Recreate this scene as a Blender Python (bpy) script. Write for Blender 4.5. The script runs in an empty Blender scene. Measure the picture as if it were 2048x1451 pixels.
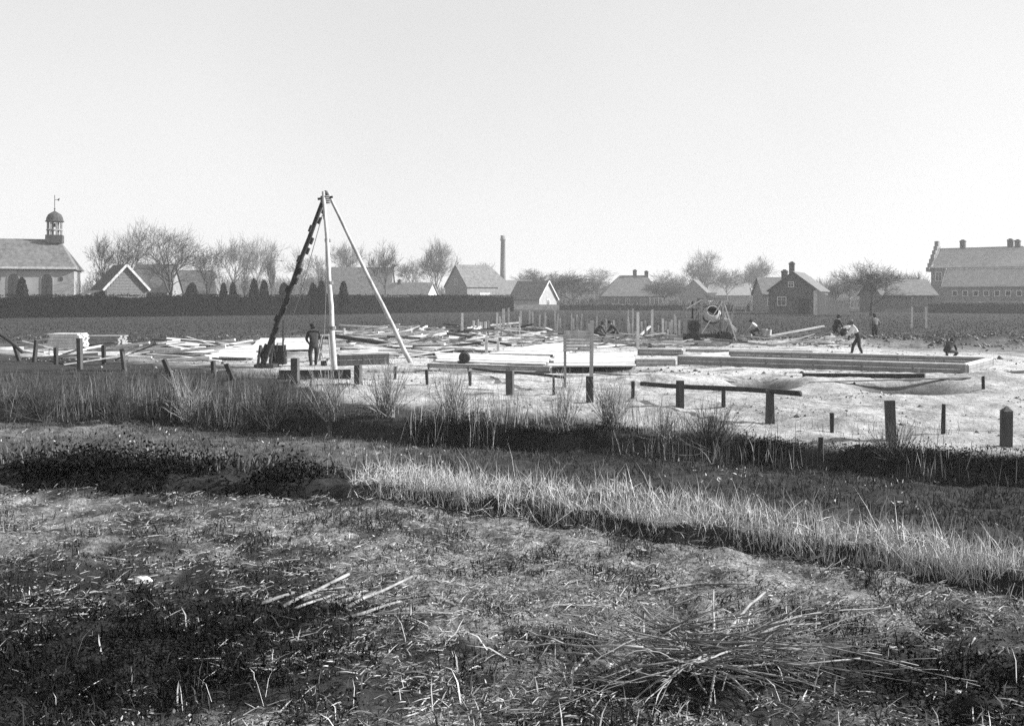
import bpy, math, random
import numpy as np
from mathutils import Vector, Matrix
from mathutils.geometry import tessellate_polygon

random.seed(7)
RNG = np.random.default_rng(7)
SC = bpy.context.scene
COL = SC.collection

# ------------------------------------------------------------------ camera
F, HY, CH = 2000.0, 592.0, 2.8          # focal length and horizon of the 2048 px photograph, eye height
cd = bpy.data.cameras.new('camera'); cam = bpy.data.objects.new('camera', cd); COL.objects.link(cam)
cam.location = (0, 0, CH); cam.rotation_euler = (math.radians(90), 0, 0)
cd.sensor_fit = 'HORIZONTAL'; cd.sensor_width = 36; cd.lens = 36 * F / 2048
cd.shift_y = -(725.5 - HY) / 2048; cd.clip_start = 0.05; cd.clip_end = 6000
SC.camera = cam

# ------------------------------------------------------------------ sky and sun (a black and white photograph: neutral light)
SUN_EL, SUN_AZ = math.radians(28), math.radians(4)      # azimuth measured from +X towards +Y
world = bpy.data.worlds.new('World'); SC.world = world; world.use_nodes = True
nt = world.node_tree; nt.nodes.clear()
sky = nt.nodes.new('ShaderNodeTexSky'); sky.sky_type = 'NISHITA'; sky.sun_disc = False
sky.sun_elevation = SUN_EL; sky.sun_rotation = math.radians(90) - SUN_AZ
sky.air_density = 1.0; sky.dust_density = 1.5; sky.ozone_density = 1.0
bw = nt.nodes.new('ShaderNodeRGBToBW'); bg = nt.nodes.new('ShaderNodeBackground'); wo = nt.nodes.new('ShaderNodeOutputWorld')
bg.inputs['Strength'].default_value = 0.12
pw = nt.nodes.new('ShaderNodeMath'); pw.operation = 'POWER'; pw.inputs[1].default_value = 0.28      # film-like, nearly even sky
ml = nt.nodes.new('ShaderNodeMath'); ml.operation = 'MULTIPLY'; ml.inputs[1].default_value = 2.2
nt.links.new(sky.outputs[0], bw.inputs[0]); nt.links.new(bw.outputs[0], pw.inputs[0]); nt.links.new(pw.outputs[0], ml.inputs[0])
tcw = nt.nodes.new('ShaderNodeTexCoord'); ns = nt.nodes.new('ShaderNodeTexNoise'); ns.inputs['Scale'].default_value = 3.0; ns.inputs['Detail'].default_value = 5        # faint thin cloud, all round
mr = nt.nodes.new('ShaderNodeMapRange'); mr.inputs[3].default_value = .92; mr.inputs[4].default_value = 1.08
mc = nt.nodes.new('ShaderNodeMath'); mc.operation = 'MULTIPLY'
nt.links.new(tcw.outputs['Generated'], ns.inputs['Vector']); nt.links.new(ns.outputs[0], mr.inputs[0]); nt.links.new(mr.outputs[0], mc.inputs[0]); nt.links.new(ml.outputs[0], mc.inputs[1]); nt.links.new(mc.outputs[0], bg.inputs['Color']); nt.links.new(bg.outputs[0], wo.inputs['Surface'])
sd = bpy.data.lights.new('sun', 'SUN'); sd.energy = 5.0; sd.angle = math.radians(0.5); sd.color = (1, 1, 1)
so = bpy.data.objects.new('sun', sd); COL.objects.link(so)
SDIR = Vector((math.cos(SUN_EL) * math.cos(SUN_AZ), math.cos(SUN_EL) * math.sin(SUN_AZ), math.sin(SUN_EL)))
so.rotation_euler = SDIR.to_track_quat('Z', 'Y').to_euler(); so.location = (60, 10, 60)
vs = SC.view_settings; vs.view_transform = 'Standard'; vs.look = 'None'; vs.gamma = 1; vs.use_curve_mapping = False
vs.exposure = 1.18
SC.cycles.volume_bounces = 0
SC.cycles.max_bounces = 6
SC.cycles.use_denoising = False          # keep the grain of the old plate

# ------------------------------------------------------------------ noise
def _hash(ix, iy, s):
    h = (ix.astype(np.int64) * 374761393 + iy.astype(np.int64) * 668265263 + s * 974634777) & 0xFFFFFFFF
    h = ((h ^ (h >> 13)) * 1274126177) & 0xFFFFFFFF
    return ((h ^ (h >> 16)) & 0xFFFF) / 65535.0
def vnoise(x, y, s=0):
    x = np.asarray(x, float); y = np.asarray(y, float)
    ix = np.floor(x); iy = np.floor(y); fx = x - ix; fy = y - iy
    fx = fx * fx * (3 - 2 * fx); fy = fy * fy * (3 - 2 * fy)
    a = _hash(ix, iy, s); b = _hash(ix + 1, iy, s); c = _hash(ix, iy + 1, s); d = _hash(ix + 1, iy + 1, s)
    return (a * (1 - fx) + b * fx) * (1 - fy) + (c * (1 - fx) + d * fx) * fy - 0.5
def fbm(x, y, f, o=3, s=0):
    t = 0; a = 1.0
    for k in range(o):
        t = t + a * vnoise(np.asarray(x) * f, np.asarray(y) * f, s + k); a *= 0.5; f *= 2.03
    return t
def sstep(a, b, x):
    t = np.clip((x - a) / (b - a), 0, 1); return t * t * (3 - 2 * t)

# ------------------------------------------------------------------ terrain
def curve(pts, z):
    """ground curve through photograph points lying at height z, as y of x in metres"""
    o = []
    for px, py in pts:
        D = (CH - z) * F / (py - HY); o.append(((px - 1024) / F * D, D))
    o.sort(); return np.array([p[0] for p in o]), np.array([p[1] for p in o])
EDGE = curve([(-1500, 940), (-600, 955), (0, 962), (480, 985), (820, 1003), (1150, 1045), (1500, 1100), (1800, 1146), (2048, 1188), (2700, 1330)], 1.2)
BASE = curve([(-900, 815), (0, 838), (300, 838), (600, 862), (900, 890), (1200, 905), (1500, 922), (1800, 948), (2048, 975), (2700, 1010)], -0.4)
TOP = curve([(-900, 735), (0, 742), (300, 748), (600, 775), (900, 812), (1200, 838), (1500, 872), (1700, 900), (2048, 908), (2700, 930)], 0.0)
HOL = (np.array([-12.0, -9.5, -3.9, -2.0]), np.array([19.6, 19.2, 16.4, 15.5]))
def cv(c, x): return np.interp(x, c[0], c[1])
def H(x, y):
    x = np.asarray(x, float); y = np.asarray(y, float)
    wob = fbm(x, y, 1.3, 3, 50)
    e = cv(EDGE, x) + 0.16 * wob
    b = cv(BASE, x) + 0.35 * fbm(x, y, 0.8, 3, 60)
    t = np.maximum(cv(TOP, x), b + 0.9)
    near = 1.2 + 0.05 * fbm(x, y, 1.2, 3, 1) + 0.05 * fbm(x, y, 4.0, 3, 4) + 0.035 * fbm(x, y, 9.0, 2, 5)
    for (hx, hy, hr) in HOLES: near = near - .05 * np.exp(-(((x - hx) / hr) ** 2 + ((y - hy) / (hr * .8)) ** 2) ** 2)
    near = near - 0.035 * np.exp(-((y - e + 0.08) / 0.08) ** 2) + 0.075 * sstep(e - 0.04, e + 0.06, y)
    floor = -0.4 + 0.12 * fbm(x, y, 0.7, 3, 8) + 0.09 * fbm(x, y, 2.5, 3, 9)
    hol = np.exp(-((x + 6.8) / 3.4) ** 4)
    yh = cv(HOL, x) + 0.3 * fbm(x, y, 1.1, 2, 70)
    floor = floor - 0.48 * hol * (1 - sstep(yh - 0.12, yh + 0.10, y)) * sstep(yh - 3.0, yh - 1.6, y)
    amp = 1 - .6 * sstep(30, 36, y)
    site = amp * (0.15 * fbm(x, y, 0.4, 3, 12) + 0.12 * fbm(x, y, 1.1, 3, 14)) + 0.05 * fbm(x, y, 3.6, 2, 15)
    # heaped spoil: along the right back of the site and along the dug front
    site = site + 0.55 * np.exp(-((y - 59 - 1.5 * fbm(x, y, .2, 2, 33)) / 2.6) ** 2) * sstep(12, 20, x) * (0.55 + fbm(x, y, 0.9, 3, 34))
    site = site + 0.40 * np.exp(-((y - (32.5 + 0.0 * x)) / 1.6) ** 2) * sstep(2, 5, x) * (0.6 + 1.2 * fbm(x, y, 0.5, 3, 36)) * (1 - sstep(17, 20, x))
    for q in (0.0, 1.45):
        ry_ = 27.5 + q + .06 * x + .5 * np.sin(x * .35); site = site - .07 * np.exp(-((y - ry_) / .16) ** 2) * sstep(1, 3, x) + .04 * np.exp(-((y - ry_ - .3) / .16) ** 2) * sstep(1, 3, x)
    for (cx, cy, rx, ry, dp) in PITS:
        site = site * (1 - .9 * np.exp(-((x - cx) / (1.7 * rx)) ** 2 - ((y - cy) / (1.9 * ry)) ** 2))
        site = site - dp * np.exp(-(((x - cx) / rx) ** 2 + ((y - cy) / ry) ** 2) ** 2)
    far = sstep(75, 110, y); site = site * (1 - far)
    k1 = sstep(0.75, 4.2, y - e)
    z = near * (1 - k1) + floor * k1
    scarp = 0.85 * sstep(b - 0.12, b + 0.22, y) + 0.15 * sstep(b + 0.15, t, y)
    past = y > b - 0.2
    z = np.where(past, floor * (1 - scarp) + site * scarp, z)
    return z
def W(px, py, z=0.0):
    D = (CH - z) * F / (py - HY); return Vector(((px - 1024) / F * D, D, z))
def at(px, D, z=0.0): return Vector(((px - 1024) / F * D, D, z))
def atp(px, py, D): return Vector(((px - 1024) / F * D, D, CH - (py - HY) / F * D))
def hz(x, y): return float(H(np.array([x]), np.array([y]))[0])
PITS = []
HOLES = []
for (px, py, rx, ry, dp) in [(1520, 764, 1.0, 1.8, 0.5), (1815, 776, 1.5, 1.5, 0.38), (1080, 737, 4.2, 1.7, 0.4), (730, 738, 2.2, 1.3, 0.45), (1330, 760, 1.0, 0.7, .2), (560, 745, 2.2, 1.2, 0.35)]:
    p = W(px, py); PITS.append((p.x, p.y, rx, ry, dp))
def hit(px, py):
    """where the line of sight through a photograph point first meets the ground"""
    u = (px - 1024) / F; s = (py - HY) / F
    D = np.geomspace(2.0, 300, 6000); z = CH - s * D; g = H(u * D, D)
    i = int(np.argmax(z <= g)); D = D[i]
    return Vector((u * D, D, float(g[i])))

for px, py, r in [(1915, 1228, .07), (1870, 1262, .08), (1830, 1285, .09), (1762, 1350, .07), (1995, 1350, .06), (1900, 1412, .11), (1310, 1385, .20), (1180, 1370, .1), (960, 1362, .05), (480, 1140, .09), (380, 1330, .2)]:  # dark spots; the one under the brush pile paints in its shadow
    p = hit(px, py); HOLES.append((p.x, p.y, r))
# ------------------------------------------------------------------ materials
def material(name, lo, hi, scale=6.0, rough=0.85, bump=0.0, bscale=None, stretch=None, detail=4.0, spec=0.2):
    m = bpy.data.materials.new(name); m.use_nodes = True
    t = m.node_tree; b = t.nodes['Principled BSDF']; b.inputs['Roughness'].default_value = rough
    b.inputs['Specular IOR Level'].default_value = spec
    tc = t.nodes.new('ShaderNodeTexCoord'); mp = t.nodes.new('ShaderNodeMapping')
    if stretch: mp.inputs['Scale'].default_value = stretch
    n = t.nodes.new('ShaderNodeTexNoise'); n.inputs['Scale'].default_value = scale; n.inputs['Detail'].default_value = detail; n.inputs['Roughness'].default_value = 0.65
    r = t.nodes.new('ShaderNodeMapRange'); r.inputs[1].default_value = 0.3; r.inputs[2].default_value = 0.7; r.inputs[3].default_value = lo; r.inputs[4].default_value = hi
    t.links.new(tc.outputs['Object'], mp.inputs[0]); t.links.new(mp.outputs[0], n.inputs['Vector'])
    t.links.new(n.outputs[0], r.inputs[0]); t.links.new(r.outputs[0], b.inputs['Base Color'])
    if bump:
        n2 = t.nodes.new('ShaderNodeTexNoise'); n2.inputs['Scale'].default_value = bscale or scale * 4; n2.inputs['Detail'].default_value = 5
        t.links.new(mp.outputs[0], n2.inputs['Vector'])
        bp = t.nodes.new('ShaderNodeBump'); bp.inputs['Strength'].default_value = bump; bp.inputs['Distance'].default_value = 0.02
        t.links.new(n2.outputs[0], bp.inputs['Height']); t.links.new(bp.outputs[0], b.inputs['Normal'])
    return m
def blade_material(name, lo, hi, rough=0.7):
    m = bpy.data.materials.new(name); m.use_nodes = True
    t = m.node_tree; b = t.nodes['Principled BSDF']; b.inputs['Roughness'].default_value = rough; b.inputs['Specular IOR Level'].default_value = 0.03
    a = t.nodes.new('ShaderNodeAttribute'); a.attribute_name = 'tone'
    r = t.nodes.new('ShaderNodeMapRange'); r.inputs[3].default_value = lo; r.inputs[4].default_value = hi
    t.links.new(a.outputs['Fac'], r.inputs[0]); t.links.new(r.outputs[0], b.inputs['Base Color'])
    return m
MAT = dict(
    old_wood=material('old_wood', 0.035, 0.10, 5, 0.85, 0.5, 30, (1, 1, 0.15)),
    dark_wood=material('dark_wood', 0.02, 0.05, 5, 0.8, 0.4, 30, (1, 1, 0.2)),
    grey_wood=material('grey_wood', 0.16, 0.34, 4, 0.85, 0.4, 30),
    pale_wood=material('pale_wood', 0.36, 0.66, 3, 0.75, 0.2, 30),
    pole_wood=material('pole_wood', 0.22, 0.5, 3, 0.8, 0.4, 25, (1, 1, 0.2)),
    form=material('formwork_face', 0.13, 0.24, 2.0, 0.8, 0.2, 20),
    board_wood=material('weathered_board', 0.09, 0.2, 5, 0.85, 0.4, 30),
    white=material('white_lime', 0.3, 0.66, 2.2, 0.85, 0.1, 8),
    brick=material('brick_wall', 0.13, 0.24, 1.2, 0.9),
    dark_brick=material('dark_brick_wall', 0.06, 0.13, 1.2, 0.9),
    plaster=material('pale_plaster', 0.24, 0.36, 0.6, 0.9),
    tile=material('roof_tiles', 0.07, 0.17, 1.5, 0.8, 0.6, 5),
    tile_pale=material('haze_paled_roof_tiles', 0.2, 0.32, 1.5, 0.85, 0.6, 5),  # pale tiles; on the far roofs the lightness imitates haze
    thatch=material('thatch', 0.09, 0.16, 1.5, 0.95, 0.5, 6),
    glass=material('window_glass', 0.02, 0.035, 2, 0.15, spec=0.5),
    frame=material('white_frame', 0.6, 0.75, 3, 0.6),
    iron=material('dark_iron', 0.02, 0.05, 6, 0.55, 0.2),
    metal=material('worn_metal', 0.25, 0.5, 5, 0.5, 0.2),
    rope=material('rope', 0.12, 0.25, 20, 0.9),
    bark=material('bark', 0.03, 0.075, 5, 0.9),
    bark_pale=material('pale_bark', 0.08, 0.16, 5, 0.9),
    willow=material('willow_bark', 0.12, 0.3, 5, 0.85),
    dark_tile=material('dark_roof_tiles', 0.03, 0.07, 1.5, 0.8, 0.6, 5),
    pale_tile=material('pale_roof_tiles', 0.24, 0.4, 1.2, 0.85, 0.6, 5),
    hedge_leaf=blade_material('hedge_leaf', 0.003, 0.012),
    branch=material('cut_branch_bark', 0.05, 0.26, 7, 0.75, 0.3, 40),
    split=material('split_wood', 0.09, 0.36, 8, 0.75, 0.3, 40),
    stone=material('pale_stone', 0.55, 0.75, 8, 0.8, 0.3),
    cloth_dark=material('dark_cloth', 0.018, 0.045, 9, 0.9),
    cloth_light=material('light_shirt', 0.45, 0.6, 9, 0.9),
    cloth_mid=material('grey_cloth', 0.10, 0.17, 9, 0.9),
    skin=material('skin', 0.28, 0.34, 9, 0.6),
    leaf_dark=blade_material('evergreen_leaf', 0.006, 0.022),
    grass=blade_material('short_grass', 0.008, 0.075),
    dry=blade_material('dry_grass', 0.1, 0.52),
    reed=blade_material('dry_reed', 0.26, 0.66),
    weed=blade_material('bank_weed', 0.01, 0.14),
    dead=blade_material('far_wood', 0.05, 0.12),
)

def ground_material():
    m = bpy.data.materials.new('ground_soil'); m.use_nodes = True
    t = m.node_tree; N = t.nodes; L = t.links; b = N['Principled BSDF']; b.inputs['Roughness'].default_value = 0.95; b.inputs['Specular IOR Level'].default_value = 0.1
    tc = N.new('ShaderNodeTexCoord')
    def noise(s, d=5, r=0.65):
        n = N.new('ShaderNodeTexNoise'); n.inputs['Scale'].default_value = s; n.inputs['Detail'].default_value = d; n.inputs['Roughness'].default_value = r
        L.new(tc.outputs['Object'], n.inputs['Vector']); return n.outputs[0]
    def rng(sock, a, b_, c, d):
        r = N.new('ShaderNodeMapRange'); r.inputs[1].default_value = a; r.inputs[2].default_value = b_; r.inputs[3].default_value = c; r.inputs[4].default_value = d
        L.new(sock, r.inputs[0]); return r.outputs[0]
    def mix(f, a, c):
        x = N.new('ShaderNodeMix'); x.data_type = 'FLOAT'
        L.new(f, x.inputs[0]); L.new(a, x.inputs[2]); L.new(c, x.inputs[3]); return x.outputs[0]
    def attr(n):
        a = N.new('ShaderNodeAttribute'); a.attribute_name = n; return a.outputs['Fac']
    grass = rng(noise(2.5, 8, 0.75), 0.3, 0.72, 0.012, 0.06)
    straw = mix(rng(noise(4, 4, .6), .35, .65, 0, 1), rng(noise(34, 8, 0.8), 0.4, 0.64, 0.012, 0.26), rng(noise(26, 8, 0.85), 0.38, 0.62, 0.03, 0.52))
    dirt = mix(rng(noise(0.9, 7, .7), 0.42, 0.6, 0, 1), rng(noise(11, 7, .8), 0.36, 0.62, 0.13, 0.32), rng(noise(5, 7, .75), 0.3, 0.7, 0.27, 0.48))
    lime = mix(rng(noise(0.7, 7, .7), 0.38, 0.52, 0, 1), rng(noise(6, 7, .8), 0.38, 0.6, 0.07, 0.24), rng(noise(7, 8, .8), 0.3, 0.66, 0.26, 0.56))
    sand = mix(attr('lime'), dirt, lime)
    soil_and_shade = rng(noise(6, 6), 0.3, 0.7, 0.012, 0.045)
    c = mix(attr('straw'), grass, straw); c = mix(attr('sand'), c, sand); c = mix(attr('soil_and_shade'), c, soil_and_shade)
    L.new(c, b.inputs['Base Color'])
    bp = N.new('ShaderNodeBump'); bp.inputs['Strength'].default_value = 0.9; bp.inputs['Distance'].default_value = 0.03
    L.new(noise(30, 6, 0.75), bp.inputs['Height'])
    b2 = N.new('ShaderNodeBump'); b2.inputs['Strength'].default_value = 0.7; b2.inputs['Distance'].default_value = 0.16
    L.new(noise(3.4, 5, 0.6), b2.inputs['Height']); L.new(bp.outputs[0], b2.inputs['Normal']); L.new(b2.outputs[0], b.inputs['Normal'])
    return m

# ------------------------------------------------------------------ object helpers
def link(name, me, parent=None, loc=None):
    o = bpy.data.objects.new(name, me); COL.objects.link(o)
    if parent is not None: o.parent = parent
    if loc is not None: o.location = loc
    return o
def tag(o, label=None, cat=None, group=None, kind=None):
    if label: o['label'] = label
    if cat: o['category'] = cat
    if group: o['group'] = group
    if kind: o['kind'] = kind
    elif cat: o['kind'] = 'thing'
    return o
def thing(name, label, cat, loc=(0, 0, 0), rz=0.0, group=None):
    o = bpy.data.objects.new(name, None); COL.objects.link(o); o.location = loc; o.rotation_euler = (0, 0, rz)
    o.empty_display_size = 0.2
    return tag(o, label, cat, group)
def mesh_np(name, v, faces_flat, sizes, m, tone=None, smooth=False):
    me = bpy.data.meshes.new(name)
    v = np.asarray(v, np.float32); f = np.asarray(faces_flat, np.int32); s = np.asarray(sizes, np.int32)
    me.vertices.add(len(v)); me.vertices.foreach_set('co', v.ravel())
    me.loops.add(len(f)); me.loops.foreach_set('vertex_index', f)
    me.polygons.add(len(s)); st = np.concatenate([[0], np.cumsum(s)[:-1]]).astype(np.int32)
    me.polygons.foreach_set('loop_start', st); me.polygons.foreach_set('loop_total', s)
    if smooth: me.polygons.foreach_set('use_smooth', np.ones(len(s), bool))
    if tone is not None:
        a = me.attributes.new('tone', 'FLOAT', 'POINT'); a.data.foreach_set('value', np.asarray(tone, np.float32))
    me.update(calc_edges=True)
    if m is not None: me.materials.append(m)
    return me
class MB:
    """collects boxes, bars and tubes into one mesh"""
    def __init__(s): s.v = []; s.f = []
    def poly(s, pts, faces):
        k = len(s.v); s.v += [tuple(p) for p in pts]; s.f += [tuple(i + k for i in f) for f in faces]; return s
    def box(s, c, d, M=None, bev=0.0, jit=0.0):
        hx, hy, hz_ = d[0] / 2, d[1] / 2, d[2] / 2
        P = [Vector((x * hx, y * hy, z * hz_)) for z in (-1, 1) for y in (-1, 1) for x in (-1, 1)]
        if jit: P = [p + Vector((random.uniform(-jit, jit), random.uniform(-jit, jit), random.uniform(-jit, jit))) for p in P]
        if M is not None: P = [M @ p for p in P]
        P = [p + Vector(c) for p in P]
        return s.poly(P, [(0, 2, 3, 1), (4, 5, 7, 6), (0, 1, 5, 4), (2, 6, 7, 3), (0, 4, 6, 2), (1, 3, 7, 5)])
    def bar(s, a, b, w, h=None, up=(0, 0, 1), jit=0.0):
        a = Vector(a); b = Vector(b); d = b - a; L = d.length; d.normalize()
        u = Vector(up); sd_ = d.cross(u)
        if sd_.length < 1e-3: sd_ = d.cross(Vector((0, 1, 0)))
        sd_.normalize(); u = sd_.cross(d)
        M = Matrix((d, sd_, u)).transposed()
        return s.box((a + b) / 2, (L, w, h or w), M, jit=jit)
    def tube(s, pts, rad, n=6, cap=True):
        pts = [Vector(p) for p in pts]; k0 = len(s.v)
        if not hasattr(rad, '__len__'): rad = [rad] * len(pts)
        for i, p in enumerate(pts):
            d = (pts[min(i + 1, len(pts) - 1)] - pts[max(i - 1, 0)]).normalized()
            a = d.cross(Vector((0, 0, 1)))
            if a.length < 1e-3: a = Vector((1, 0, 0))
            a.normalize(); b = d.cross(a)
            for j in range(n):
                t = 2 * math.pi * j / n; q = p + (a * math.cos(t) + b * math.sin(t)) * rad[i]; s.v.append(tuple(q))
        for i in range(len(pts) - 1):
            for j in range(n):
                q = k0 + i * n; s.f.append((q + j, q + (j + 1) % n, q + n + (j + 1) % n, q + n + j))
        if cap:
            s.f.append(tuple(k0 + j for j in reversed(range(n)))); e = k0 + (len(pts) - 1) * n; s.f.append(tuple(e + j for j in range(n)))
        return s
    def lathe(s, prof, n=16, M=None, c=(0, 0, 0)):
        k0 = len(s.v)
        for r, z in prof:
            for j in range(n):
                t = 2 * math.pi * j / n; p = Vector((r * math.cos(t), r * math.sin(t), z))
                if M is not None: p = M @ p
                s.v.append(tuple(p + Vector(c)))
        for i in range(len(prof) - 1):
            for j in range(n):
                q = k0 + i * n; s.f.append((q + j, q + (j + 1) % n, q + n + (j + 1) % n, q + n + j))
        s.f.append(tuple(k0 + j for j in reversed(range(n)))); e = k0 + (len(prof) - 1) * n; s.f.append(tuple(e + j for j in range(n)))
        return s
    def shell(s, polys, t):
        """a sheet given as polygons of points, thickened downwards by t"""
        key = {}; pts = []; F_ = []
        for po in polys:
            f = []
            for p in po:
                kk = tuple(round(c, 4) for c in p)
                if kk not in key: key[kk] = len(pts); pts.append(Vector(p))
                f.append(key[kk])
            F_.append(f)
        n = len(pts); k = len(s.v)
        s.v += [tuple(p) for p in pts] + [tuple(p - Vector((0, 0, t))) for p in pts]
        ed = {}
        for f in F_:
            s.f.append(tuple(i + k for i in f)); s.f.append(tuple(i + k + n for i in reversed(f)))
            for a, b in zip(f, f[1:] + f[:1]): ed[(a, b)] = 1
        for (a, b) in ed:
            if (b, a) not in ed: s.f.append((b + k, a + k, a + k + n, b + k + n))
        return s
    def mesh(s, name, m, smooth=False):
        me = bpy.data.meshes.new(name); me.from_pydata(s.v, [], s.f); me.update()
        if smooth: me.polygons.foreach_set('use_smooth', np.ones(len(me.polygons), bool))
        me.materials.append(m); return me
    def build(s, name, m, parent=None, loc=None, smooth=False): return link(name, s.mesh(name, m, smooth), parent, loc)
def tubes_np(segs, n=3):
    """many tapered twig segments (p0, p1, r0, r1) as one vertex/face array"""
    S = np.asarray(segs, float); p0 = S[:, 0:3]; p1 = S[:, 3:6]; r0 = S[:, 6]; r1 = S[:, 7]
    d = p1 - p0; d /= np.linalg.norm(d, axis=1)[:, None] + 1e-9
    a = np.cross(d, np.array([0.13, 0.31, 0.94])); a /= np.linalg.norm(a, axis=1)[:, None] + 1e-9; b = np.cross(d, a)
    V = np.zeros((len(S), 2 * n, 3))
    for j in range(n):
        t = 2 * math.pi * j / n; o = a * math.cos(t) + b * math.sin(t)
        V[:, j] = p0 + o * r0[:, None]; V[:, n + j] = p1 + o * r1[:, None]
    base = (np.arange(len(S)) * 2 * n)[:, None, None]
    q = np.array([[j, (j + 1) % n, n + (j + 1) % n, n + j] for j in range(n)])[None]
    Fc = (base + q).reshape(-1)
    return V.reshape(-1, 3), Fc, np.full(len(S) * n, 4)
def blades(name, P, D, L, Wd, m, tone, droop=0.15, parent=None, face=None):
    """grass blades: root points, unit directions, lengths, widths -> one mesh of bent tapering blades"""
    N = len(P); P = np.asarray(P); D = np.asarray(D)
    s = np.cross(D, RNG.normal(size=(N, 3))); s /= np.linalg.norm(s, axis=1)[:, None] + 1e-9
    hor = D * np.array([1, 1, 0]); rnd = RNG.normal(size=(N, 3)) * np.array([1, 1, 0]) * 0.3
    mid = P + D * (L * 0.55)[:, None]
    tip = P + D * L[:, None] + (hor + rnd) * (L * droop)[:, None] - np.array([0, 0, 1]) * (L * droop * 0.6)[:, None]
    w = (Wd / 2)[:, None]
    V = np.stack([P - s * w, P + s * w, mid + s * w * 0.8, mid - s * w * 0.8, tip], 1).reshape(-1, 3)
    b = (np.arange(N) * 5)[:, None]
    Fc = (b + np.array([0, 1, 2, 3, 3, 2, 4])[None]).reshape(-1)
    sz = np.tile([4, 3], N)
    me = mesh_np(name, V, Fc, sz, m, np.repeat(np.clip(tone, 0, 1), 5))
    return link(name, me, parent)
def dirs(N, lean, az=None, azs=None):
    a = RNG.uniform(0, 2 * math.pi, N) if az is None else RNG.normal(az, azs, N)
    l = np.abs(lean) if hasattr(lean, '__len__') else np.abs(RNG.normal(0, lean, N))
    return np.stack([np.sin(l) * np.cos(a), np.sin(l) * np.sin(a), np.cos(l)], 1)
ORD = ('first second third fourth fifth sixth seventh eighth ninth tenth eleventh twelfth thirteenth fourteenth fifteenth sixteenth seventeenth eighteenth nineteenth twentieth'.split())

# ------------------------------------------------------------------ ground sheet
SAND_BACK = curve([(0, 692), (300, 690), (500, 681), (700, 668), (900, 666), (1200, 673), (1500, 682), (1800, 697), (2048, 700), (2600, 705)], 0)
SAND_FRONT = curve([(-300, 700), (0, 708), (300, 728), (480, 742), (570, 764), (700, 800), (900, 812), (1100, 826), (1300, 850), (1500, 868), (1700, 902), (2048, 905), (2700, 930)], 0)
def masks(x, y):
    n = fbm(x, y, 0.6, 4, 20); n2 = fbm(x, y, 2.2, 3, 25)
    fr = cv(SAND_FRONT, x) + 1.4 * n; bk = cv(SAND_BACK, x) + 9 * fbm(x, y, 0.12, 3, 21)
    sand = sstep(fr - 0.5, fr + 0.7, y) * (1 - sstep(bk - 4, bk + 4, y))
    left = 1 - sstep(-12.0, -8.0, x)
    sand = sand * (1 - left * sstep(-0.25, 0.25, fbm(x, y, 0.25, 3, 27) + 0.05))
    e = cv(EDGE, x)
    near = 1 - sstep(e - 0.15, e + 0.05, y)
    dark = np.exp(-(((x + 1.75) / 1.0) ** 2 + ((y - 4.55) / 1.15) ** 2)) + 0.9 * np.exp(-(((x - 2.1) / 0.8) ** 2 + ((y - 4.05) / 0.5) ** 2))
    pale = np.exp(-(((x + 1.05) / 0.62) ** 2 + ((y - 3.7) / 0.18) ** 2)); dark = dark * (1 - .95 * pale)
    straw = near * np.clip(0.55 + .45 * sstep(-1.2, .1, x) * sstep(4.5, 5.0, y) + 1.1 * n2 + 0.9 * fbm(x, y, 6.0, 2, 28) + 0.8 * n - 1.3 * dark + 1.4 * pale, 0, 1)
    leftfield = sstep(10, 14, y) * (1 - sstep(-4, 1, x)) * (1 - sstep(cv(BASE, x) - 0.5, cv(BASE, x), y))
    straw = np.clip(straw + leftfield * (0.3 + 0.6 * n) * sstep(17.5, 19.5, y + 0.45 * (x + 9)), 0, 1)
    straw = np.clip(straw + 0.3 * (1 - sstep(60, 100, y)) * sstep(40, 60, y) * sstep(-.1, .3, n2), 0, 1)
    b = cv(BASE, x)
    soil_and_shade = np.exp(-((y - b - 0.1) / 0.55) ** 2)
    soil_and_shade = np.maximum(soil_and_shade, np.exp(-((y - e + .03) / 0.085) ** 2) * sstep(-4.0, -1.2, x) * 0.9)  # furrow earth, its dark tone also painting in scarp and reed shade
    soil_and_shade = np.maximum(soil_and_shade, np.exp(-((x + 6.8) / 3.2) ** 4) * np.exp(-((y - cv(HOL, x) + 0.35) / 0.55) ** 2))  # dark earth that also paints in the shade on the hollow's face
    soil_and_shade = np.maximum(soil_and_shade, np.clip(dark * 0.85, 0, 1) * near)
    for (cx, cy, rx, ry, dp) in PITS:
        soil_and_shade = np.maximum(soil_and_shade, np.exp(-(((x - cx) / rx) ** 2 + ((y - cy - .25 * ry) / (.8 * ry)) ** 2) ** 2))  # far walls of the pits darkened to paint in their shade
    spoil = np.exp(-((y - 60) / 5) ** 2) * sstep(8, 20, x) * sstep(-.1, .25, fbm(x, y, 1.1, 3, 40))
    soil_and_shade = np.maximum(soil_and_shade, 0.7 * spoil)
    lime = sstep(-1.5, 2.5, y - np.maximum(fr + 2.2, 29.5 + 3 * sstep(4, 14, x)) + 2.5 * n)
    for (hx, hy, hr) in HOLES: soil_and_shade = np.maximum(soil_and_shade, np.exp(-(((x - hx) / hr) ** 2 + ((y - hy) / (hr * .8)) ** 2) ** 2))
    return sand, straw, soil_and_shade, lime
rows = np.concatenate([np.linspace(-25, 1.2, 40)[:-1], np.geomspace(1.2, 10, 330), np.geomspace(10, 40, 210)[1:], np.geomspace(40, 1500, 150)[1:]])
NC = 500
s_ = np.linspace(-1, 1, NC); s_ = 0.4 * s_ + 0.6 * s_ ** 3
GX = s_[None, :] * (10 + 1.25 * np.abs(rows))[:, None]; GY = np.repeat(rows[:, None], NC, 1)
GZ = H(GX, GY)
idx = np.arange(len(rows) * NC).reshape(len(rows), NC)
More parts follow.
